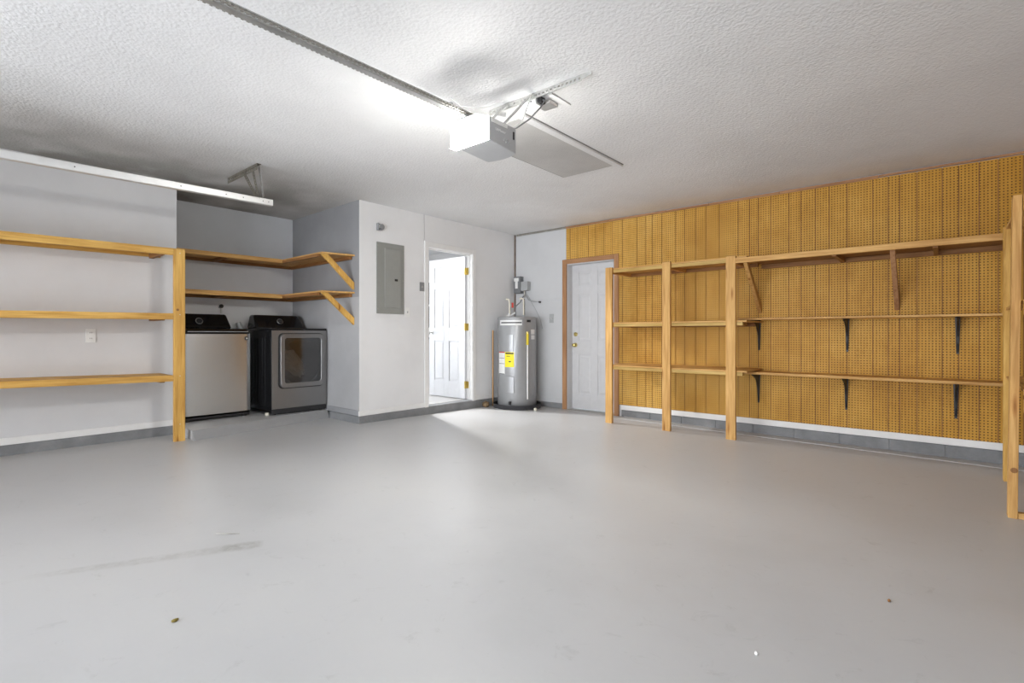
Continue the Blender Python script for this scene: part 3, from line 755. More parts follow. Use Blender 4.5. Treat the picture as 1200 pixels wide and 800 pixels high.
# ------------------------------------------------------------------ breaker panel and plates on the centre wall
bp = thing('breaker_panel', 'grey metal electrical breaker panel on the white wall left of the doorway', 'breaker panel', (XC+.01, 3.74, .245))
cv = obj('cover', MB().box(XC-.003, XC+.012, 3.54, 3.941, .245, 1.10), plain('panel_grey', (.27,.275,.255), .5), bp, bev=.003)
pd = obj('panel_door', MB().box(XC+.012, XC+.020, 3.650, 3.885, .325, 1.035), plain('panel_door_grey', (.29,.295,.275), .5), bp, bev=.003)
obj('latch', MB().box(XC+.020, XC+.027, 3.79, 3.835, .645, .672), M_matblack, pd, bev=.003)
for y, z in ((3.556, 1.06), (3.925, 1.04), (3.556, .30), (3.925, .30), (3.925, .66)):
    obj('screw', MB().lathe([(.007,0),(.007,.003),(.002,.004)], (XC+.012, y, z), 'x', 10), M_dullsteel, bp)
jb = thing('junction_box', 'small open metal junction box on the wall above the breaker panel', 'junction box', (XC+.01, 3.58, 1.232))
mb = MB().box(XC, XC+.006, 3.545, 3.60, 1.235, 1.320).box(XC, XC+.045, 3.545, 3.549, 1.235, 1.32).box(XC, XC+.045, 3.596, 3.60, 1.245, 1.31).box(XC, XC+.045, 3.545, 3.60, 1.235, 1.239)
obj('box', mb, M_plate, jb)
obj('socket', MB().lathe([(.018,0),(.022,.01),(.022,.024),(.012,.028)], (XC+.006, 3.578, 1.28), 'x', 14), M_white, jb, smooth=True)
obj('cover', MB().lathe([(.030,0),(.034,.010),(.014,.012)], (XC+.030, 3.598, 1.278), 'x', 18), M_plate, jb, smooth=True)
def wall_plate(name, label, cat, mp, x0, x1, y0, y1, z0, z1, face, mat, matf, kind):
    t = thing(name, label, cat, ((x0+x1)/2, (y0+y1)/2, z0))
    obj('cover_plate', MB().box(x0, x1, y0, y1, z0, z1), mat, t, bev=.002)
    zc_, = ((z0+z1)/2,)
    if face == 'x':
        yc_ = (y0+y1)/2
        if kind == 'toggle': obj('toggle', MB().hexa([(x1, yc_-.006, zc_-.012), (x1, yc_+.006, zc_-.012), (x1, yc_+.006, zc_+.012), (x1, yc_-.006, zc_+.012)], [(x1+.012, yc_-.004, zc_+.002), (x1+.012, yc_+.004, zc_+.002), (x1+.012, yc_+.004, zc_+.012), (x1+.012, yc_-.004, zc_+.012)]), matf, t)
        else:
            for s in (-1, 1):
                f = obj('receptacle', MB().lathe([(.016,0),(.016,.003),(.003,.0035)], (x1, yc_, zc_+s*.026), 'x', 16), matf, t, smooth=True)
                obj('slots', MB().box(x1+.003, x1+.0042, yc_-.008, yc_-.005, zc_+s*.026-.005, zc_+s*.026+.006).box(x1+.003, x1+.0042, yc_+.005, yc_+.008, zc_+s*.026-.005, zc_+s*.026+.006), M_matblack, f)
    else:
        xc_ = (x0+x1)/2
        obj('toggle', MB().hexa([(xc_-.006, y0, zc_-.012), (xc_+.006, y0, zc_-.012), (xc_+.006, y0, zc_+.012), (xc_-.006, y0, zc_+.012)], [(xc_-.004, y0-.012, zc_+.002), (xc_+.004, y0-.012, zc_+.002), (xc_+.004, y0-.012, zc_+.012), (xc_-.004, y0-.012, zc_+.012)]), matf, t)
    return t
wall_plate('light_switch', 'dark grey switch plate beside the doorway casing', 'switch', None, XC, XC+.008, 4.192, 4.266, .552, .668, 'x', M_plate, M_lgrey, 'toggle')
wall_plate('light_switch', 'white switch plate at the lower right corner of the breaker panel', 'switch', None, XC, XC+.007, 3.958, 4.030, .215, .332, 'x', M_white, M_lgrey, 'toggle')
wall_plate('power_outlet', 'white double outlet on the left wall under the middle shelf of the rack', 'outlet', None, XA, XA+.007, .992, 1.066, -.078, .048, 'x', M_white, M_white, 'outlet')
wall_plate('light_switch', 'pale grey switch plate between the water heater and the brown-framed door', 'switch', None, -4.487, -4.412, YP-.008, YP, .165, .295, 'y', M_lgrey, M_white, 'toggle')
obj_ = MB().box(KX+.9, KX+.93, YP+.1, YP+.12, -.7, -.5); obj_.bm.free()

# ------------------------------------------------------------------ water heater
HX, HY, HR = -4.808, 5.717, .283
hz0, hz1 = -1.045, .245
wh = thing('water_heater', 'tall grey electric water heater standing in the corner by the brown-framed door', 'water heater', (HX, HY, hz0))
obj('tank', MB().lathe([(.24, hz0), (.275, hz0+.01), (HR, hz0+.03), (HR, hz1-.03), (HR-.008, hz1-.008), (HR-.03, hz1), (.02, hz1+.006)], (HX, HY, 0), 'z', 72), M_heater, wh, smooth=True)
obj('top_cap', MB().lathe([(HR+.004, hz1-.032), (HR+.004, hz1-.012), (HR-.012, hz1+.003), (.05, hz1+.008)], (HX, HY, 0), 'z', 72), plain('heater_cap_grey', (.36,.36,.36), .45, .3), wh, smooth=True)
# direction from tank axis to the camera
ca = math.atan2(-HY, -HX)
def arc_patch(a0, a1, z0, z1, r0, r1, n=8):
    """curved plate hugging the tank; angles in degrees relative to the camera-facing line (positive = photo right)"""
    m = MB(); A = []
    for k in range(n+1):
        a = ca + math.radians(a0+(a1-a0)*k/n)
        A.append((math.cos(a), math.sin(a)))
    for k in range(n):
        (c0, s0), (c1, s1) = A[k], A[k+1]
        m.hexa([(HX+c0*r0, HY+s0*r0, z0), (HX+c1*r0, HY+s1*r0, z0), (HX+c1*r0, HY+s1*r0, z1), (HX+c0*r0, HY+s0*r0, z1)],
               [(HX+c0*r1, HY+s0*r1, z0), (HX+c1*r1, HY+s1*r1, z0), (HX+c1*r1, HY+s1*r1, z1), (HX+c0*r1, HY+s0*r1, z1)])
    bmesh.ops.remove_doubles(m.bm, verts=m.bm.verts[:], dist=1e-5)
    return m
def ang(px):   # photo column -> angle on the tank
    u = (px-606)/22.6
    return math.degrees(math.asin(max(-.99, min(.99, u))))
def zz(py, d=7.2): return (391.2-py)/596.14*d
for (p0, p1, q0, q1) in ((593.5, 602, 392, 411), (594, 602.5, 441.5, 460.5)):
    cvr = obj('access_cover', arc_patch(ang(p0), ang(p1), zz(q1), zz(q0), HR-.002, HR+.014), M_heater, wh, bev=.003)
obj('energy_label', arc_patch(ang(592.3), ang(602.6), zz(430), zz(412.5), HR+.0005, HR+.0025), M_yellow, wh)
for (q0, q1, a_, b_) in ((413.2, 414.8, 593, 602), (417.0, 417.6, 594, 598), (423, 424.3, 596.5, 599)):
    obj('print', arc_patch(ang(a_), ang(b_), zz(q1), zz(q0), HR+.0026, HR+.0032), M_matblack, wh)
obj('warning_label', arc_patch(ang(585.3), ang(592), zz(438.5), zz(412.5), HR+.0005, HR+.002), M_white, wh)
obj('label_stripe', arc_patch(ang(585.3), ang(592), zz(413.5), zz(412.3), HR+.002, HR+.0028), M_red, wh)
for q in (419.5, 426, 438):
    obj('print', arc_patch(ang(585.8), ang(591.5), zz(q+.5), zz(q), HR+.002, HR+.0028), M_matblack, wh)
obj('nameplate', arc_patch(ang(586.5), ang(611.5), zz(381), zz(374.8), HR+.0005, HR+.002), M_white, wh)
obj('print', arc_patch(ang(588), ang(611.2), zz(378.6), zz(377.2), HR+.002, HR+.003), M_matblack, wh)
obj('round_badge', arc_patch(ang(617), ang(621.3), zz(377.3), zz(374.5), HR+.0005, HR+.003), M_matblack, wh)
obj('small_label', arc_patch(ang(621.8), ang(626), zz(391.6), zz(386), HR+.0005, HR+.002), M_white, wh)
obj('small_label', arc_patch(ang(622), ang(626), zz(397.6), zz(392.6), HR+.0005, HR+.002), M_white, wh)
def onr(px, r): a = ca+math.radians(ang(px)); return (HX+math.cos(a)*r, HY+math.sin(a)*r)
# relief valve and discharge pipe
x_, y_ = onr(617, HR+.022)
x0_, y0_ = onr(617, HR-.01)
obj('relief_valve', MB().tube([(x0_, y0_, zz(390)), (x_, y_, zz(390))], .016, 10).tube([(x_, y_, zz(388.5)), (x_, y_, zz(393))], .017, 10), M_brass, wh, smooth=True)
dp = obj('discharge_pipe', MB().tube([(x_, y_, zz(392)), (x_, y_, zz(467.5))], .011, 10), M_white, wh, smooth=True)
obj('yellow_sleeve', MB().tube([(x_, y_, zz(391)), (x_, y_, zz(404))], .019, 10), plain('yellow_tag', (.75,.58,.03), .5), dp, smooth=True)
x_, y_ = onr(598.5, HR+.035); x0_, y0_ = onr(598.5, HR-.01)
obj('drain_valve', MB().tube([(x0_, y0_, zz(471.5)), (x_, y_, zz(471.5))], .012, 10).tube([(x_, y_, zz(470)), (x_, y_, zz(473.8))], .018, 10), M_matblack, wh, smooth=True)
# pipes on top
def up(px, py, d=7.47): 
    z_ = (391.2-py)/596.14*d; lat = (px-600)/596.14*d; t_ = math.radians(40.638)
    return Vector((-math.sin(t_)*d+math.cos(t_)*lat, math.cos(t_)*d+math.sin(t_)*lat, z_))
obj('water_pipe', MB().tube([up(597.2,371), up(597.2,354), up(596.5,351.4), up(595,350.6), up(592.8,350.6)], .013, 10), M_offw, wh, smooth=True)
obj('water_pipe', MB().tube([up(613.6,371), up(613.6,352), up(613,350), up(611,349.6), up(608.8,350)], .012, 10), M_offw, wh, smooth=True)
obj('pipe_fitting', MB().lathe([(.02, hz1),(.02,hz1+.05),(.014,hz1+.055)], (up(597.2,371).x, up(597.2,371).y, 0), 'z', 14), M_white, wh, smooth=True)
obj('pipe_fitting', MB().tube([up(593,370.2), up(599,369), up(602,367.5), up(603.6,366)], .012, 10), M_white, wh, smooth=True)
obj('pipe_fitting', MB().lathe([(.02, hz1),(.02,hz1+.03),(.014,hz1+.034)], (up(613.6,371).x, up(613.6,371).y, 0), 'z', 14), M_lgrey, wh, smooth=True)
obj('red_handle', MB().beam(up(600.6,354.5,7.5), up(600.8,360.5,7.5), .03, .008, (1,1,0)), M_red, wh, bev=.002)
obj('cable', MB().tube([up(604.2,371), up(604.2,362), up(604.6,358.5), up(607,356.5), up(610,354), up(611.5,350), up(613.5,347,7.75)], .009, 10), M_greybox, wh, smooth=True)
obj('cable', MB().tube([up(614.8,371), up(614.8,353), up(614.4,350)], .004, 8), M_matblack, wh, smooth=True)
# drain pan
pz = fz(HX, HY)
pan = MB().lathe([(.345, pz-.004), (.352, pz+.062), (.356, pz+.066), (.346, pz+.066), (.338, pz+.014), (.02, pz+.012)], (HX, HY, 0), 'z', 64)
tag(obj('drain_pan', pan, plain('black_pan_plastic', (.045,.045,.05), .35), smooth=True), 'round black drain pan under the water heater', 'drain pan')
# pipe behind the tank on the left
tag(obj('copper_pipe', MB().tube([(XC+.03, 5.55, .055), (XC+.03, 5.55, fz(XC,5.55)-.001)], .011, 10), M_copper, smooth=True), 'narrow brown pipe rising against the wall left of the water heater', 'pipe')
rk = MB(); bmesh.ops.create_icosphere(rk.bm, subdivisions=3, radius=1)
for v in rk.bm.verts:
    v.co *= 1+.22*math.sin(v.co.x*5+2)*math.cos(v.co.y*6)+.10*math.sin(v.co.z*14)
    v.co = Vector((-5.10+v.co.x*.048, 5.36+v.co.y*.045, pz+.05+v.co.z*.042))
tag(obj('rag', rk, plain('brown_rag', (.22,.15,.08), .9, noise=.3), smooth=True), 'crumpled brown rag on the floor left of the black drain pan', 'rag')
tag(obj('pipe_cap', MB().lathe([(.020,0),(.022,.006),(.022,.03),(.012,.036)], (-4.40, 5.63, fz(-4.4,5.6)), 'z', 16), M_offw, smooth=True), 'small white cap on the floor right of the drain pan', 'cap')
# timer box and disconnect on the far wall
yb_ = YP
tb = thing('timer_box', 'dark grey water heater timer box with white label on wall above the tank', 'timer box', (-5.07, YP-.05, .62))
tbx = obj('box', MB().box(-5.115, -4.985, YP-.085, YP, .625, .885), M_greybox, tb, bev=.006)
obj('label_plate', MB().box(-5.105, -5.015, YP-.0875, YP-.085, .810, .862).box(-5.082, -5.032, YP-.0875, YP-.085, .700, .810), M_white, tb)
ds = thing('disconnect_box', 'light grey square electrical box beside the dark timer box', 'electrical box', (-4.91, YP-.05, .66))
obj('box', MB().box(-4.975, -4.845, YP-.085, YP, .660, .800), M_lgrey, ds, bev=.008)
obj('conduit', MB().tube([(-4.93, YP-.045, .66), (-4.93, YP-.045, .59), (-4.945, YP-.05, .56)], .014, 10), M_dullsteel, ds, smooth=True)
cbm = MB().tube([(-4.93, YP-.02, .60), (-4.88, YP-.012, .52), (-4.80, YP-.010, .495), (-4.70, YP-.012, .485), (-4.655, YP-.02, .480)], .005, 8)
cb = thing('wall_cable', 'thin grey cable with a dark tip on the white wall right of the tank top', 'cable', (-4.8, YP-.01, .48))
obj('wire', cbm, M_lgrey, cb, smooth=True)
obj('tip', MB().tube([(-4.672, YP-.018, .482), (-4.640, YP-.022, .478)], .013, 10), M_matblack, cb, smooth=True)
cc = MB().tube([(-4.90, YP-.003, .60), (-4.84, YP-.003, .50), (-4.74, YP-.003, .36), (-4.66, YP-.003, .22), (-4.62, YP-.003, .08)], .0035, 8)
tag(obj('loose_wire', cc, M_lgrey, smooth=True), 'thin wire curving down the white wall beside the water heater', 'wire')

# ------------------------------------------------------------------ rack on the far wall (three posts)
YR = 5.45
fr = thing('storage_rack', 'three-post pine rack standing against the pegboard beside the brown-framed door', 'shelf rack', (-2.42, 5.75, fz(-2.4,5.5)))
for (x0, x1, zt) in ((-3.178, -3.088, .805), (-2.450, -2.356, .808), (-1.755, -1.660, .805)):
    pine(MB().box(x0, x1, YR, YR+.038, fz((x0+x1)/2, YR)-.002, zt), fr, 'post', M_woodr['z'])
for x0 in (-3.178, -2.450):
    pine(MB().box(x0+.0, x0+.05, YP-.062, YP-.026, fz(x0, YP)+.016, .80), fr, 'post', M_woodr['z']) if False else None
for (zt, th) in ((.797, .052), (.140, .050), (-.378, .050)):
    bd = pine(MB().box(-3.185, -1.56, YR+.035, YP-.018, zt-.016, zt), fr, 'shelf_board', M_woodr['x'], .001)
    pine(MB().box(-3.17, -1.60, YR+.0385, YR+.077, zt-.016-th+.014, zt-.0165), bd, 'front_rail', wood('rail_pine_%d' % int(zt*100), 'x', (.45,.29,.08), (.62,.43,.16), False))
    pine(MB().box(-3.17, -1.60, YP-.058, YP-.020, zt-.055, zt-.0165), bd, 'wall_cleat', M_woodd['x'])
    for xc in (-3.15, -2.42, -1.72):
        pine(MB().box(xc-.018, xc+.018, YR+.077, YP-.058, zt-.055, zt-.0165), bd, 'cross_cleat', M_woodr['y'])

# long upper wall shelf with diagonal braces
ls = thing('wall_shelf', 'long deep pine shelf held by two diagonal wooden braces on the pegboard', 'shelf', (-.67, 5.78, .72))
pine(MB().box(-1.559, .40, YR+.035, YP-.018, .762, .778), ls, 'shelf_board', M_woodd['x'], .001)
pine(MB().box(-1.659, .40, YR-.002, YR+.034, .726, .779), ls, 'front_rail', M_woodr['x'])
pine(MB().box(-1.559, .40, YP-.058, YP-.020, .715, .7615), ls, 'wall_cleat', M_woodd['x'])
for xc in (-.80, -.085):
    pine(MB().box(xc-.018, xc+.018, YR+.034, YP-.058, .715, .7615), ls, 'cross_cleat', M_woodd['y'])
br = None
for xc in (-1.585, -.372):
    m = MB().prism([(YR+.034, .760), (YR+.115, .760), (YP-.018, .325), (YP-.018, .225)], 'x', xc-.019, xc+.019)
    # polygon in y,z
    pine(m, ls, 'brace', M_woodr['z'] if xc < -1 else M_frame['z'])

# two narrow shelves on black steel brackets
def bracket_mesh(x, zt, yf):
    """pressed steel shelf bracket: wall leg, arm and curved web"""
    m = MB()
    h = .33; dpt = YP-.016-yf
    yw = YP-.017
    # tapered wall leg
    m.hexa([(x-.010, yw, zt-h), (x+.010, yw, zt-h), (x+.010, yw-.003, zt-h), (x-.010, yw-.003, zt-h)],
           [(x-.019, yw, zt), (x+.019, yw, zt), (x+.019, yw-.003, zt), (x-.019, yw-.003, zt)])
    # arm, wider at the wall
    m.hexa([(x-.012, yf, zt-.003), (x+.012, yf, zt-.003), (x+.019, yw, zt-.003), (x-.019, yw, zt-.003)],
           [(x-.012, yf, zt), (x+.012, yf, zt), (x+.019, yw, zt), (x-.019, yw, zt)])
    # folded rib and curved gusset
    pts = [(yw-.003, zt-h+.015), (yw-.028, zt-h+.09)]
    for k in range(7):
        a = PI/2*k/6
        pts.append((yw-.030-(dpt-.09)*(1-math.cos(a))*1.0, zt-.028-(h-.13)*(1-math.sin(a))))
    pts += [(yf+.02, zt-.006), (yw-.003, zt-.006)]
    m.prism(pts, 'x', x-.0075, x+.0075)
    return m
def narrow_shelf(zt, th, x0, label, grp, xs_):
    yf = 5.785
    t = thing('wall_shelf', label, 'shelf', ((x0+.40)/2, 5.93, zt-th), grp)
    pine(MB().box(x0, .40, yf, YP-.018, zt-th, zt), t, 'shelf_board', M_woodr['x'], .002)
    first = None
    for xb in xs_:
        if first is None:
            m = bracket_mesh(0, zt-th, yf+.02)
            bmesh.ops.translate(m.bm, vec=wloc(t)*0+Vector((t.location.x, 0, 0)), verts=m.bm.verts[:])
            first = obj('shelf_bracket', m, M_bracket, t, bev=.0012, seg=1); first.location = (xb-t.location.x, 0, 0)
        else:
            c = copy_part(first, t, (xb-t.location.x, 0, 0))
    return t
narrow_shelf(.171, .020, -1.735, 'upper narrow pine shelf on black brackets against the pegboard', 'narrow bracket shelves on the pegboard', (-1.595, -.772, .062))
narrow_shelf(-.404, .026, -1.700, 'lower narrow pine shelf on black brackets against the pegboard', 'narrow bracket shelves on the pegboard', (-1.600, -.780, .050))

# ------------------------------------------------------------------ rack on the right wall, seen end-on
rr = thing('storage_rack', 'tall pine rack at the right edge with two end-on posts on the floor', 'shelf rack', (.55, 4.2, fz(.3,4.2)))
pine(MB().box(.312, .352, 5.28, 5.37, fz(.33,5.3)-.002, .800), rr, 'post', M_woodz['z'])
m = MB().hexa([(.262, 4.13, fz(.3,4.15)-.002), (.303, 4.13, fz(.3,4.15)-.002), (.303, 4.22, fz(.3,4.15)-.002), (.262, 4.22, fz(.3,4.15)-.002)],
              [(.283, 4.13, .803), (.323, 4.13, .803), (.323, 4.22, .803), (.283, 4.22, .803)])
pine(m, rr, 'post', M_woodr['z'])
pine(MB().box(.300, .340, 2.55, 2.64, fz(.3,2.6)-.002, .800), rr, 'post', M_woodr['z'])
for (zt, th) in ((.800, .075), (.195, .068), (-.315, .02)):
    bd = pine(MB().box(.325, XR-.002, 2.5, 5.36, zt-.018, zt), rr, 'shelf_board', M_woodr['y'], .001)
    pine(MB().box(.325, .360, 2.5, 4.125, zt-th-.018, zt-.0185), bd, 'front_rail', M_woodz['y'])
    pine(MB().box(XR-.04, XR-.002, 2.5, 5.36, zt-.07, zt-.0185), bd, 'wall_cleat', M_woodd['y'])
    pine(MB().box(.361, XR-.041, 4.14, 4.178, zt-.07, zt-.0185), bd, 'cross_cleat', M_woodz['x'])
pine(MB().box(.325, .360, 2.5, 4.125, -.450, -.375), rr, 'front_rail', M_woodz['y'])
pine(MB().box(.305, XR-.002, 4.14, 4.18, fz(.6,4.15)-.001, fz(.6,4.15)+.035), rr, 'foot_rail', M_woodr['x'])
obj('knot', MB().lathe([(.016,0),(.016,-.0012),(.003,-.0016)], (.288, 4.13, -.79), 'y', 16), M_woodd['z'], rr)

# ------------------------------------------------------------------ door track (left) and its hanger
tk = thing('door_track', 'bright steel horizontal garage door track hanging near the left wall', 'door track', (-4.72, .4, 1.17))
TX = -4.72; zt0, zt1 = 1.178, 1.205
def tkz(y): return 1.178+(y)*.0125
mb = MB()
prof = [(-.030,.028),(-.022,.028),(-.022,.030),(.000,.030),(.004,.026),(.004,-.022),(.000,-.027),(-.026,-.030),(-.030,-.026),(-.030,-.018),(-.027,-.018),(-.027,-.024),(-.002,-.021),(.001,-.018),(.001,.022),(-.002,.026),(-.030,.026)]
A = [mb.bm.verts.new((TX+p[0], -2.6, tkz(-2.6)+p[1])) for p in prof]; B = [mb.bm.verts.new((TX+p[0], 2.12, tkz(2.12)+p[1])) for p in prof]
for i in range(len(prof)):
    j = (i+1) % len(prof); mb.bm.faces.new([A[i], A[j], B[j], B[i]])
obj('rail', mb, M_track, tk)
for y in (.72, 1.72, 1.86, 2.03, 2.08, 1.38):
    obj('bolt_hole', MB().lathe([(.0045,0),(.0045,.0008)], (TX+.004, y, tkz(y)+.002), 'x', 10), M_matblack, tk)
hg = thing('track_hanger', 'rusty perforated steel angle hanger on the ceiling above the track end', 'hanger bracket', (-5.05, 2.0, 1.22))
m = MB().box(-5.43, -4.76, 1.995, 2.032, CEIL-.004, CEIL-.001)
m.perf((-5.43, 1.995, CEIL-.03), (-4.76, 1.995, CEIL-.03), .058, .003, (0,0,1), .045, .3)
obj('angle_bar', m, M_rust, hg)
obj('strap', MB().perf((-5.02, 1.990, CEIL-.05), (-4.735, 1.990, 1.215), .034, .003, (1,0,.6), .032, .4), M_rust, hg)
obj('strap', MB().perf((-4.86, 1.998, CEIL-.04), (-4.728, 1.998, 1.215), .032, .003, (1,0,.3), .032, .4), M_rust, hg)
obj('strap', MB().perf((-4.80, 2.03, CEIL-.02), (-4.712, 2.03, 1.24), .030, .003, (1,0,0), .032, .4), M_steel, hg)

# ------------------------------------------------------------------ garage door opener
OX = -2.14
op = thing('garage_door_opener', 'grey garage door opener with a glowing white lamp lens hanging from the ceiling', 'garage door opener', (OX, 2.25, 1.10))
hx0, hx1, hy0, hy1 = -2.272, -2.0, 2.127, 2.368
pts = []
m = MB()
# motor head: rear face bowed in plan, bottom dipping slightly to the rear
plan = [(hx0+.030, hy0), (hx1, hy0), (hx1, hy1-.012)]
for k in range(9):
    f = k/8; plan.append((hx1-.006-(hx1-hx0-.042)*f, hy1+.030*math.sin(PI*(.12+.76*f))-.004))
plan.append((hx0+.030, hy1-.012))
def zb(y): return 1.114-.016*(y-hy0)/(hy1-hy0)
A = [m.bm.verts.new((p[0], p[1], zb(p[1]))) for p in plan]; B = [m.bm.verts.new((p[0], p[1], 1.250)) for p in plan]
m.bm.faces.new(A[::-1]); m.bm.faces.new(B)
for i in range(len(plan)):
    j = (i+1) % len(plan); m.bm.faces.new([A[i], A[j], B[j], B[i]])
hd = obj('motor_head', m, M_openg, op, bev=.005, seg=2, smooth=True)
# front lens (toward the garage door), chamfered, with a glowing bottom
lx = [(hx0+.004, hy0-.002), (hx0-.004, hy0-.045), (hx0+.030, hy0-.066), (hx1-.032, hy0-.066), (hx1+.001, hy0-.002)]
m = MB().prism(lx, 'z', 1.114, 1.248)
ln = obj('lens_and_added_glow', m, M_lens, op)
ln.data.materials.append(M_lensb)
for p in ln.data.polygons:
    if p.normal.z < -.9: p.material_index = 1
m = MB().box(hx0+.022, hx0+.0295, hy0-.001, hy1-.02, 1.120, 1.176)
obj('lens_and_added_glow', m, M_sideadd, op)  # hidden glowing strip, added to brighten the alcove and left wall
obj('added_cap', MB().prism([(hx0-.006, hy1-.02), (hx0-.007, hy0-.046), (hx0+.030, hy0-.069), (hx1-.032, hy0-.069), (hx1+.002, hy0-.002), (hx0+.03, hy0-.002), (hx0+.03, hy1-.02)], 'z', 1.2485, 1.253), M_white, op)  # opaque cap added to hold lamp light off the ceiling
m = MB().prism([(hx0+.07, hy1+.031), (hx0+.08, hy1+.055), (hx1-.09, hy1+.055), (hx1-.08, hy1+.031)], 'z', 1.170, 1.240)
obj('added_hood', MB().box(hx0-.012, hx0+.0295, hy0-.001, hy1-.02, 1.180, 1.2480), M_openg, op)  # unseen hood added to shield the ceiling from the side strip
obj('added_cap', MB().box(hx0+.065, hx1-.075, hy1+.031, hy1+.060, 1.2405, 1.245), M_openg, op)
obj('lens_and_added_glow', m, M_rearadd, op, bev=.008, seg=2, smooth=True)  # hidden rear glow, added to light the pegboard
# lettering on the side of the head
def text_on(parent, body, size, origin, mat):
    cu = bpy.data.curves.new('lettering', 'FONT'); cu.body = body; cu.size = size; cu.extrude = .0006
    to = bpy.data.objects.new('tmp', cu); C.objects.link(to)
    dg = bpy.context.evaluated_depsgraph_get()
    me = bpy.data.meshes.new_from_object(to.evaluated_get(dg)); bpy.data.objects.remove(to)
    me.transform(Matrix(((0,0,1,0),(1,0,0,0),(0,1,0,0),(0,0,0,1))))   # x->y, y->z, z->x
    me.transform(Matrix.Translation(Vector(origin)-wloc(parent)))
    me.materials.clear(); me.materials.append(mat)
    o = bpy.data.objects.new('lettering', me); C.objects.link(o); o.parent = parent; return o
text_on(op, 'LiftMaster', .022, (hx1+.0012, hy0+.055, 1.188), M_white)
for k, (yy, z_) in enumerate(((2.262, 1.152), (2.290, 1.156), (2.276, 1.140), (2.304, 1.142))):
    obj('button', MB().lathe([(.007,0),(.007,.004),(.002,.005)], (hx1, yy, z_), 'x', 12), M_lgrey, op, smooth=True)
obj('antenna_slot', MB().box(hx1, hx1+.003, hy1-.030, hy1-.018, 1.175, 1.222), M_matblack, op)
obj('vent_panel', MB().box(hx1-.001, hx1+.003, hy0+.02, hy0+.16, 1.225, 1.246), M_white, op, bev=.002)
obj('top_plate', MB().box(hx0+.02, hx1-.02, hy0+.01, hy1-.01, 1.250, 1.262), M_steel, op, bev=.002)
# rail with the chain on both sides
rl = obj('rail', MB().box(OX-.016, OX+.016, -3.2, hy0+.05, 1.266, 1.271).box(OX-.003, OX+.003, -3.2, hy0+.05, 1.271, 1.296).box(OX-.014, OX+.014, -3.2, hy0+.05, 1.294, 1.298), M_steel, op)
for s in (-1, 1):
    mb = MB(); y = -1.8; k = 0
    while y < hy0+.03:
        xx = OX+s*.026
        if k % 2 == 0: mb.box(xx-.0055, xx+.0055, y, y+.0105, 1.271, 1.282)
        else: mb.box(xx-.003, xx+.003, y-.003, y+.0135, 1.274, 1.279)
        y += .0115; k += 1
    obj('chain', mb, M_dullsteel, rl)
obj('chain_guard', MB().box(OX-.022, OX+.022, hy0-.10, hy0+.05, 1.258, 1.265), M_track, op)
# hanging irons
HYB = 2.57
m = MB().perf((-2.41, HYB, CEIL-.024), (-1.66, HYB, CEIL-.024), .034, .003, (0,0,1), .030, .35)
m.box(-2.41, -1.66, HYB, HYB+.03, CEIL-.006, CEIL-.003)
m.beam((-1.665, HYB, CEIL-.022), (-1.600, HYB+.012, CEIL-.004), .028, .003, (0,0,1))
obj('ceiling_angle', m, M_steel, op)
obj('hanger_strap', MB().perf((-2.035, HYB-.004, CEIL-.005), (-2.035, hy1-.08, 1.258), .032, .003, (1,0,0), .032, .4), M_steel, op)
obj('hanger_strap', MB().perf((-2.245, HYB-.004, CEIL-.005), (-2.245, hy1-.08, 1.258), .032, .003, (1,0,0), .032, .4), M_steel, op)
obj('cross_strap', MB().perf((-2.33, HYB-.008, CEIL-.05), (-2.04, hy1-.05, 1.33), .026, .003, (0,0,1), .032, .4), M_steel, op)
# outlet box on the ceiling with plug and cords
ob = thing('ceiling_outlet', 'white ceiling outlet box with cables just behind the garage door opener', 'outlet box', (-2.05, 2.78, CEIL-.06))
obj('mounting_board', MB().box(-2.22, -1.93, 2.64, 2.86, CEIL-.012, CEIL-.001), M_ceil, ob, bev=.003)
obj('box', MB().box(-2.13, -2.02, 2.59, 2.66, CEIL-.065, CEIL-.012), M_white, ob, bev=.003)
obj('cover_plate', MB().box(-2.09, -1.98, 2.68, 2.78, CEIL-.035, CEIL-.012), M_steel, ob, bev=.004)
obj('plug', MB().box(-2.015, -1.985, 2.60, 2.65, CEIL-.06, CEIL-.02), M_matblack, ob, bev=.006)
obj('screw', MB().lathe([(.005,0),(.005,-.002),(.001,-.0025)], (-2.06, 2.59, CEIL-.04), 'y', 10), M_matblack, ob)
obj('power_cord', MB().tube([(-1.99, 2.62, CEIL-.04), (-1.955, 2.60, CEIL-.06), (-1.945, 2.54, CEIL-.13), (-1.965, 2.46, CEIL-.22), (-2.02, 2.40, CEIL-.28), (-2.06, 2.36, 1.256)], .0045, 8), M_greybox, op, smooth=True)
obj('signal_wire', MB().tube([(-2.04, 2.56, CEIL-.03), (-2.02, 2.50, CEIL-.12), (-1.995, 2.42, CEIL-.24), (-2.01, 2.37, CEIL-.29), (-2.045, 2.33, CEIL-.30), (-2.06, 2.31, CEIL-.26), (-2.07, 2.30, 1.254)], .0035, 8), M_white, op, smooth=True)
obj('signal_wire', MB().tube([(-2.24, 2.52, CEIL-.006), (-2.30, 2.45, CEIL-.05), (-2.35, 2.38, CEIL-.07), (-2.42, 2.30, CEIL-.06), (-2.47, 2.26, CEIL-.006)], .0035, 8), M_white, op, smooth=True)
pa = thing('plug_adapter', 'white plug-in module hanging from the ceiling left of the opener lamp', 'adapter', (-2.52, 2.30, CEIL-.10))
obj('housing', MB().box(-2.56, -2.50, 2.29, 2.35, CEIL-.095, CEIL-.02), M_white, pa, bev=.008)
obj('stem', MB().box(-2.54, -2.52, 2.31, 2.33, CEIL-.022, CEIL-.001), M_lgrey, pa)
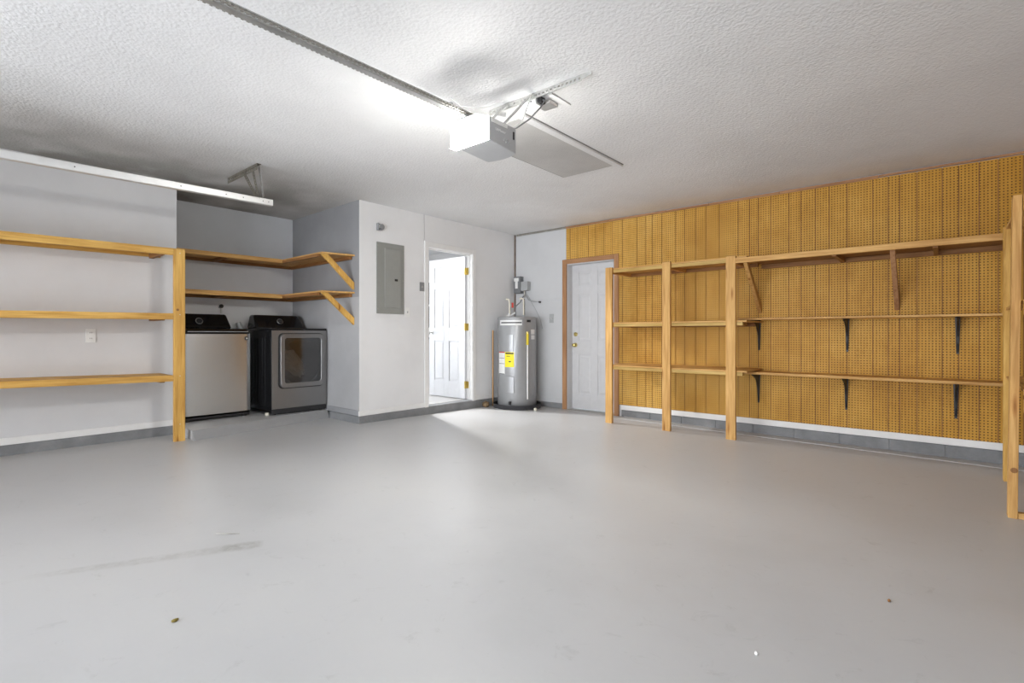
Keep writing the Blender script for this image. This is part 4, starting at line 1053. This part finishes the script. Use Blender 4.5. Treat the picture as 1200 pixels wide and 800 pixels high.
obj('lead', MB().tube([(-2.53, 2.32, CEIL-.095), (-2.525, 2.31, CEIL-.15), (-2.48, 2.30, CEIL-.185), (-2.38, 2.30, CEIL-.20), (-2.28, 2.31, CEIL-.22), (-2.24, 2.31, 1.255)], .0035, 8), M_white, pa, smooth=True)

# ------------------------------------------------------------------ small litter on the floor
def crumb(name, label, cat, x, y, sx, sy, sz, mat, seed):
    m = MB(); bmesh.ops.create_icosphere(m.bm, subdivisions=2, radius=1)
    for v in m.bm.verts:
        v.co *= 1+.25*math.sin(v.co.x*4+seed)*math.cos(v.co.y*5+seed)
        v.co = Vector((x+v.co.x*sx, y+v.co.y*sy, fz(x,y)+sz*.9+v.co.z*sz))
    tag(obj(name, m, mat, smooth=True), label, cat)
crumb('pebble', 'tiny white pebble on the open floor near the bottom of the photo', 'pebble', -.468, 1.748, .006, .006, .005, M_white, 1)
crumb('leaf', 'small curled brown leaf on the floor at the lower left', 'leaf', -2.083, .591, .007, .012, .006, plain('leaf_brown', (.20,.15,.03), .8), 3)
crumb('wood_chip', 'tiny dark wood chip on the floor at the lower right', 'wood chip', -.175, 2.448, .005, .012, .004, M_woodd['y'], 5)
tag(obj('twig', MB().tube([(-2.84, .988, fz(-2.8,1)+.003), (-2.79, 1.022, fz(-2.8,1)+.004), (-2.75, 1.066, fz(-2.8,1)+.003)], [.0015,.003,.0015], 6), M_dullsteel), 'thin grey twig on the floor just behind the long dark smear', 'twig')

# ------------------------------------------------------------------ garage door behind the camera, glazed to let added fill light in
gd = struct('door_3', MB(), M_trimw) if False else None
mb = MB()
GX0, GX1 = -4.75, .47
zs = [fz(0,0)-.01, -.48, .06, .60, 1.15]
wins = []
nW = 5; wW = (GX1-GX0)/nW
for i in range(4):
    z0, z1 = zs[i], zs[i+1]-.006
    mb.box(GX0, GX1, YF-.06, YF-.02, z0, z0+.05).box(GX0, GX1, YF-.06, YF-.02, z1-.05, z1)
    for k in range(nW+1):
        xx = GX0+wW*k; mb.box(max(GX0, xx-.04), min(GX1, xx+.04), YF-.06, YF-.02, z0+.05, z1-.05)
        if k < nW: wins.append((xx+.04, xx+wW-.04, z0+.05, z1-.05))
d3 = struct('door_3', mb, M_trimw, bev=.004)
M_pane = glass('added_garage_glass', (.97,.98,1), .02)
for (a, b2, z0, z1) in wins:
    obj('window_pane', MB().box(a, b2, YF-.044, YF-.040, z0, z1), M_pane, d3)

# ------------------------------------------------------------------ lights
def area(name, loc, rot, sx, sy, power, col=(1,1,1)):
    l = bpy.data.lights.new(name, 'AREA'); l.shape = 'RECTANGLE'; l.size = sx; l.size_y = sy; l.energy = power; l.color = col
    o = bpy.data.objects.new(name, l); C.objects.link(o); o.location = loc; o.rotation_euler = rot; return o
LENS = 12.0
M_lensb.node_tree.nodes['Principled BSDF'].inputs['Emission Strength'].default_value = 165
M_lens.node_tree.nodes['Principled BSDF'].inputs['Emission Strength'].default_value = LENS
# added fill light behind the unseen garage door glazing
area('garage_door_fill', ((GX0+GX1)/2, YF-.30, .06), (math.radians(90), 0, 0), 5.3, 2.3, 205, (1,.995,.985))
# unseen ceiling panel added to brighten the hallway beyond door 1
lf = thing('ceiling_fill', 'large white fill panel added on the ceiling of the room beyond the open doorway', 'ceiling light', (-6.7, 4.35, 1.435))
obj('diffuser', MB().box(-7.3, -6.1, 3.95, 4.45, 1.435, 1.458), emis('hall_fill_glow', (1,.99,.97), 5), lf, bev=.006)
obj('frame', MB().box(-7.34, -6.06, 3.91, 4.49, 1.457, 1.472), M_trimw, lf)
area('hall_window_daylight', (-7.35, YP+.45, .55), (math.radians(-90), 0, 0), .8, .9, 8, (.95,.98,1))
sl_ = bpy.data.lights.new('hall_fill_spot', 'SPOT'); sl_.energy = 150; sl_.spot_size = math.radians(66); sl_.spot_blend = .5; sl_.shadow_soft_size = .07; sl_.color = (1,.99,.975)  # spot added to throw a light patch through the doorway
so = bpy.data.objects.new('hall_fill_spot', sl_); C.objects.link(so); so.location = (-6.12, 4.72, 1.36)
so.rotation_euler = Vector((-.80, 0, .70)).to_track_quat('Z', 'Y').to_euler()
sp_ = thing('spotlight', 'small white tilted spotlight added out of view beyond the open doorway', 'spotlight', (-6.2, 4.72, 1.37))
obj('shade', MB().tube([(-6.24, 4.72, 1.445), (-6.135, 4.72, 1.368)], [.045, .06], 16, False), M_white, sp_, smooth=True)
obj('mount', MB().lathe([(.05, 1.47), (.05, 1.455), (.012, 1.45), (.012, 1.43)], (-6.22, 4.72, 0), 'z', 16), M_white, sp_)
area('hall_floor_fill', (KX-.25, 4.28, .15), (0, math.radians(-90), 0), 2.0, 1.4, 45, (.97,.985,1))  # added fill through the unseen hall opening, reaches the garage floor

wd = bpy.data.worlds.new('world'); bpy.context.scene.world = wd; wd.use_nodes = True
wd.node_tree.nodes['Background'].inputs['Color'].default_value = (.75,.85,1,1)
wd.node_tree.nodes['Background'].inputs['Strength'].default_value = 1.2

# ------------------------------------------------------------------ camera
cd = bpy.data.cameras.new('camera'); cam = bpy.data.objects.new('camera', cd); C.objects.link(cam)
cd.sensor_width = 36; cd.lens = 596.14/1200*36; cd.shift_y = -8.8/1200; cd.clip_start = .02
cam.location = (0, 0, 0); cam.rotation_euler = (math.radians(90), 0, math.radians(40.638))
bpy.context.scene.camera = cam

for o in list(C.objects):
    if o.parent is None: o.location.z += CH

vs = bpy.context.scene.view_settings
vs.view_transform = 'Standard'; vs.look = 'None'; vs.gamma = 1; vs.use_curve_mapping = False; vs.exposure = 1.42
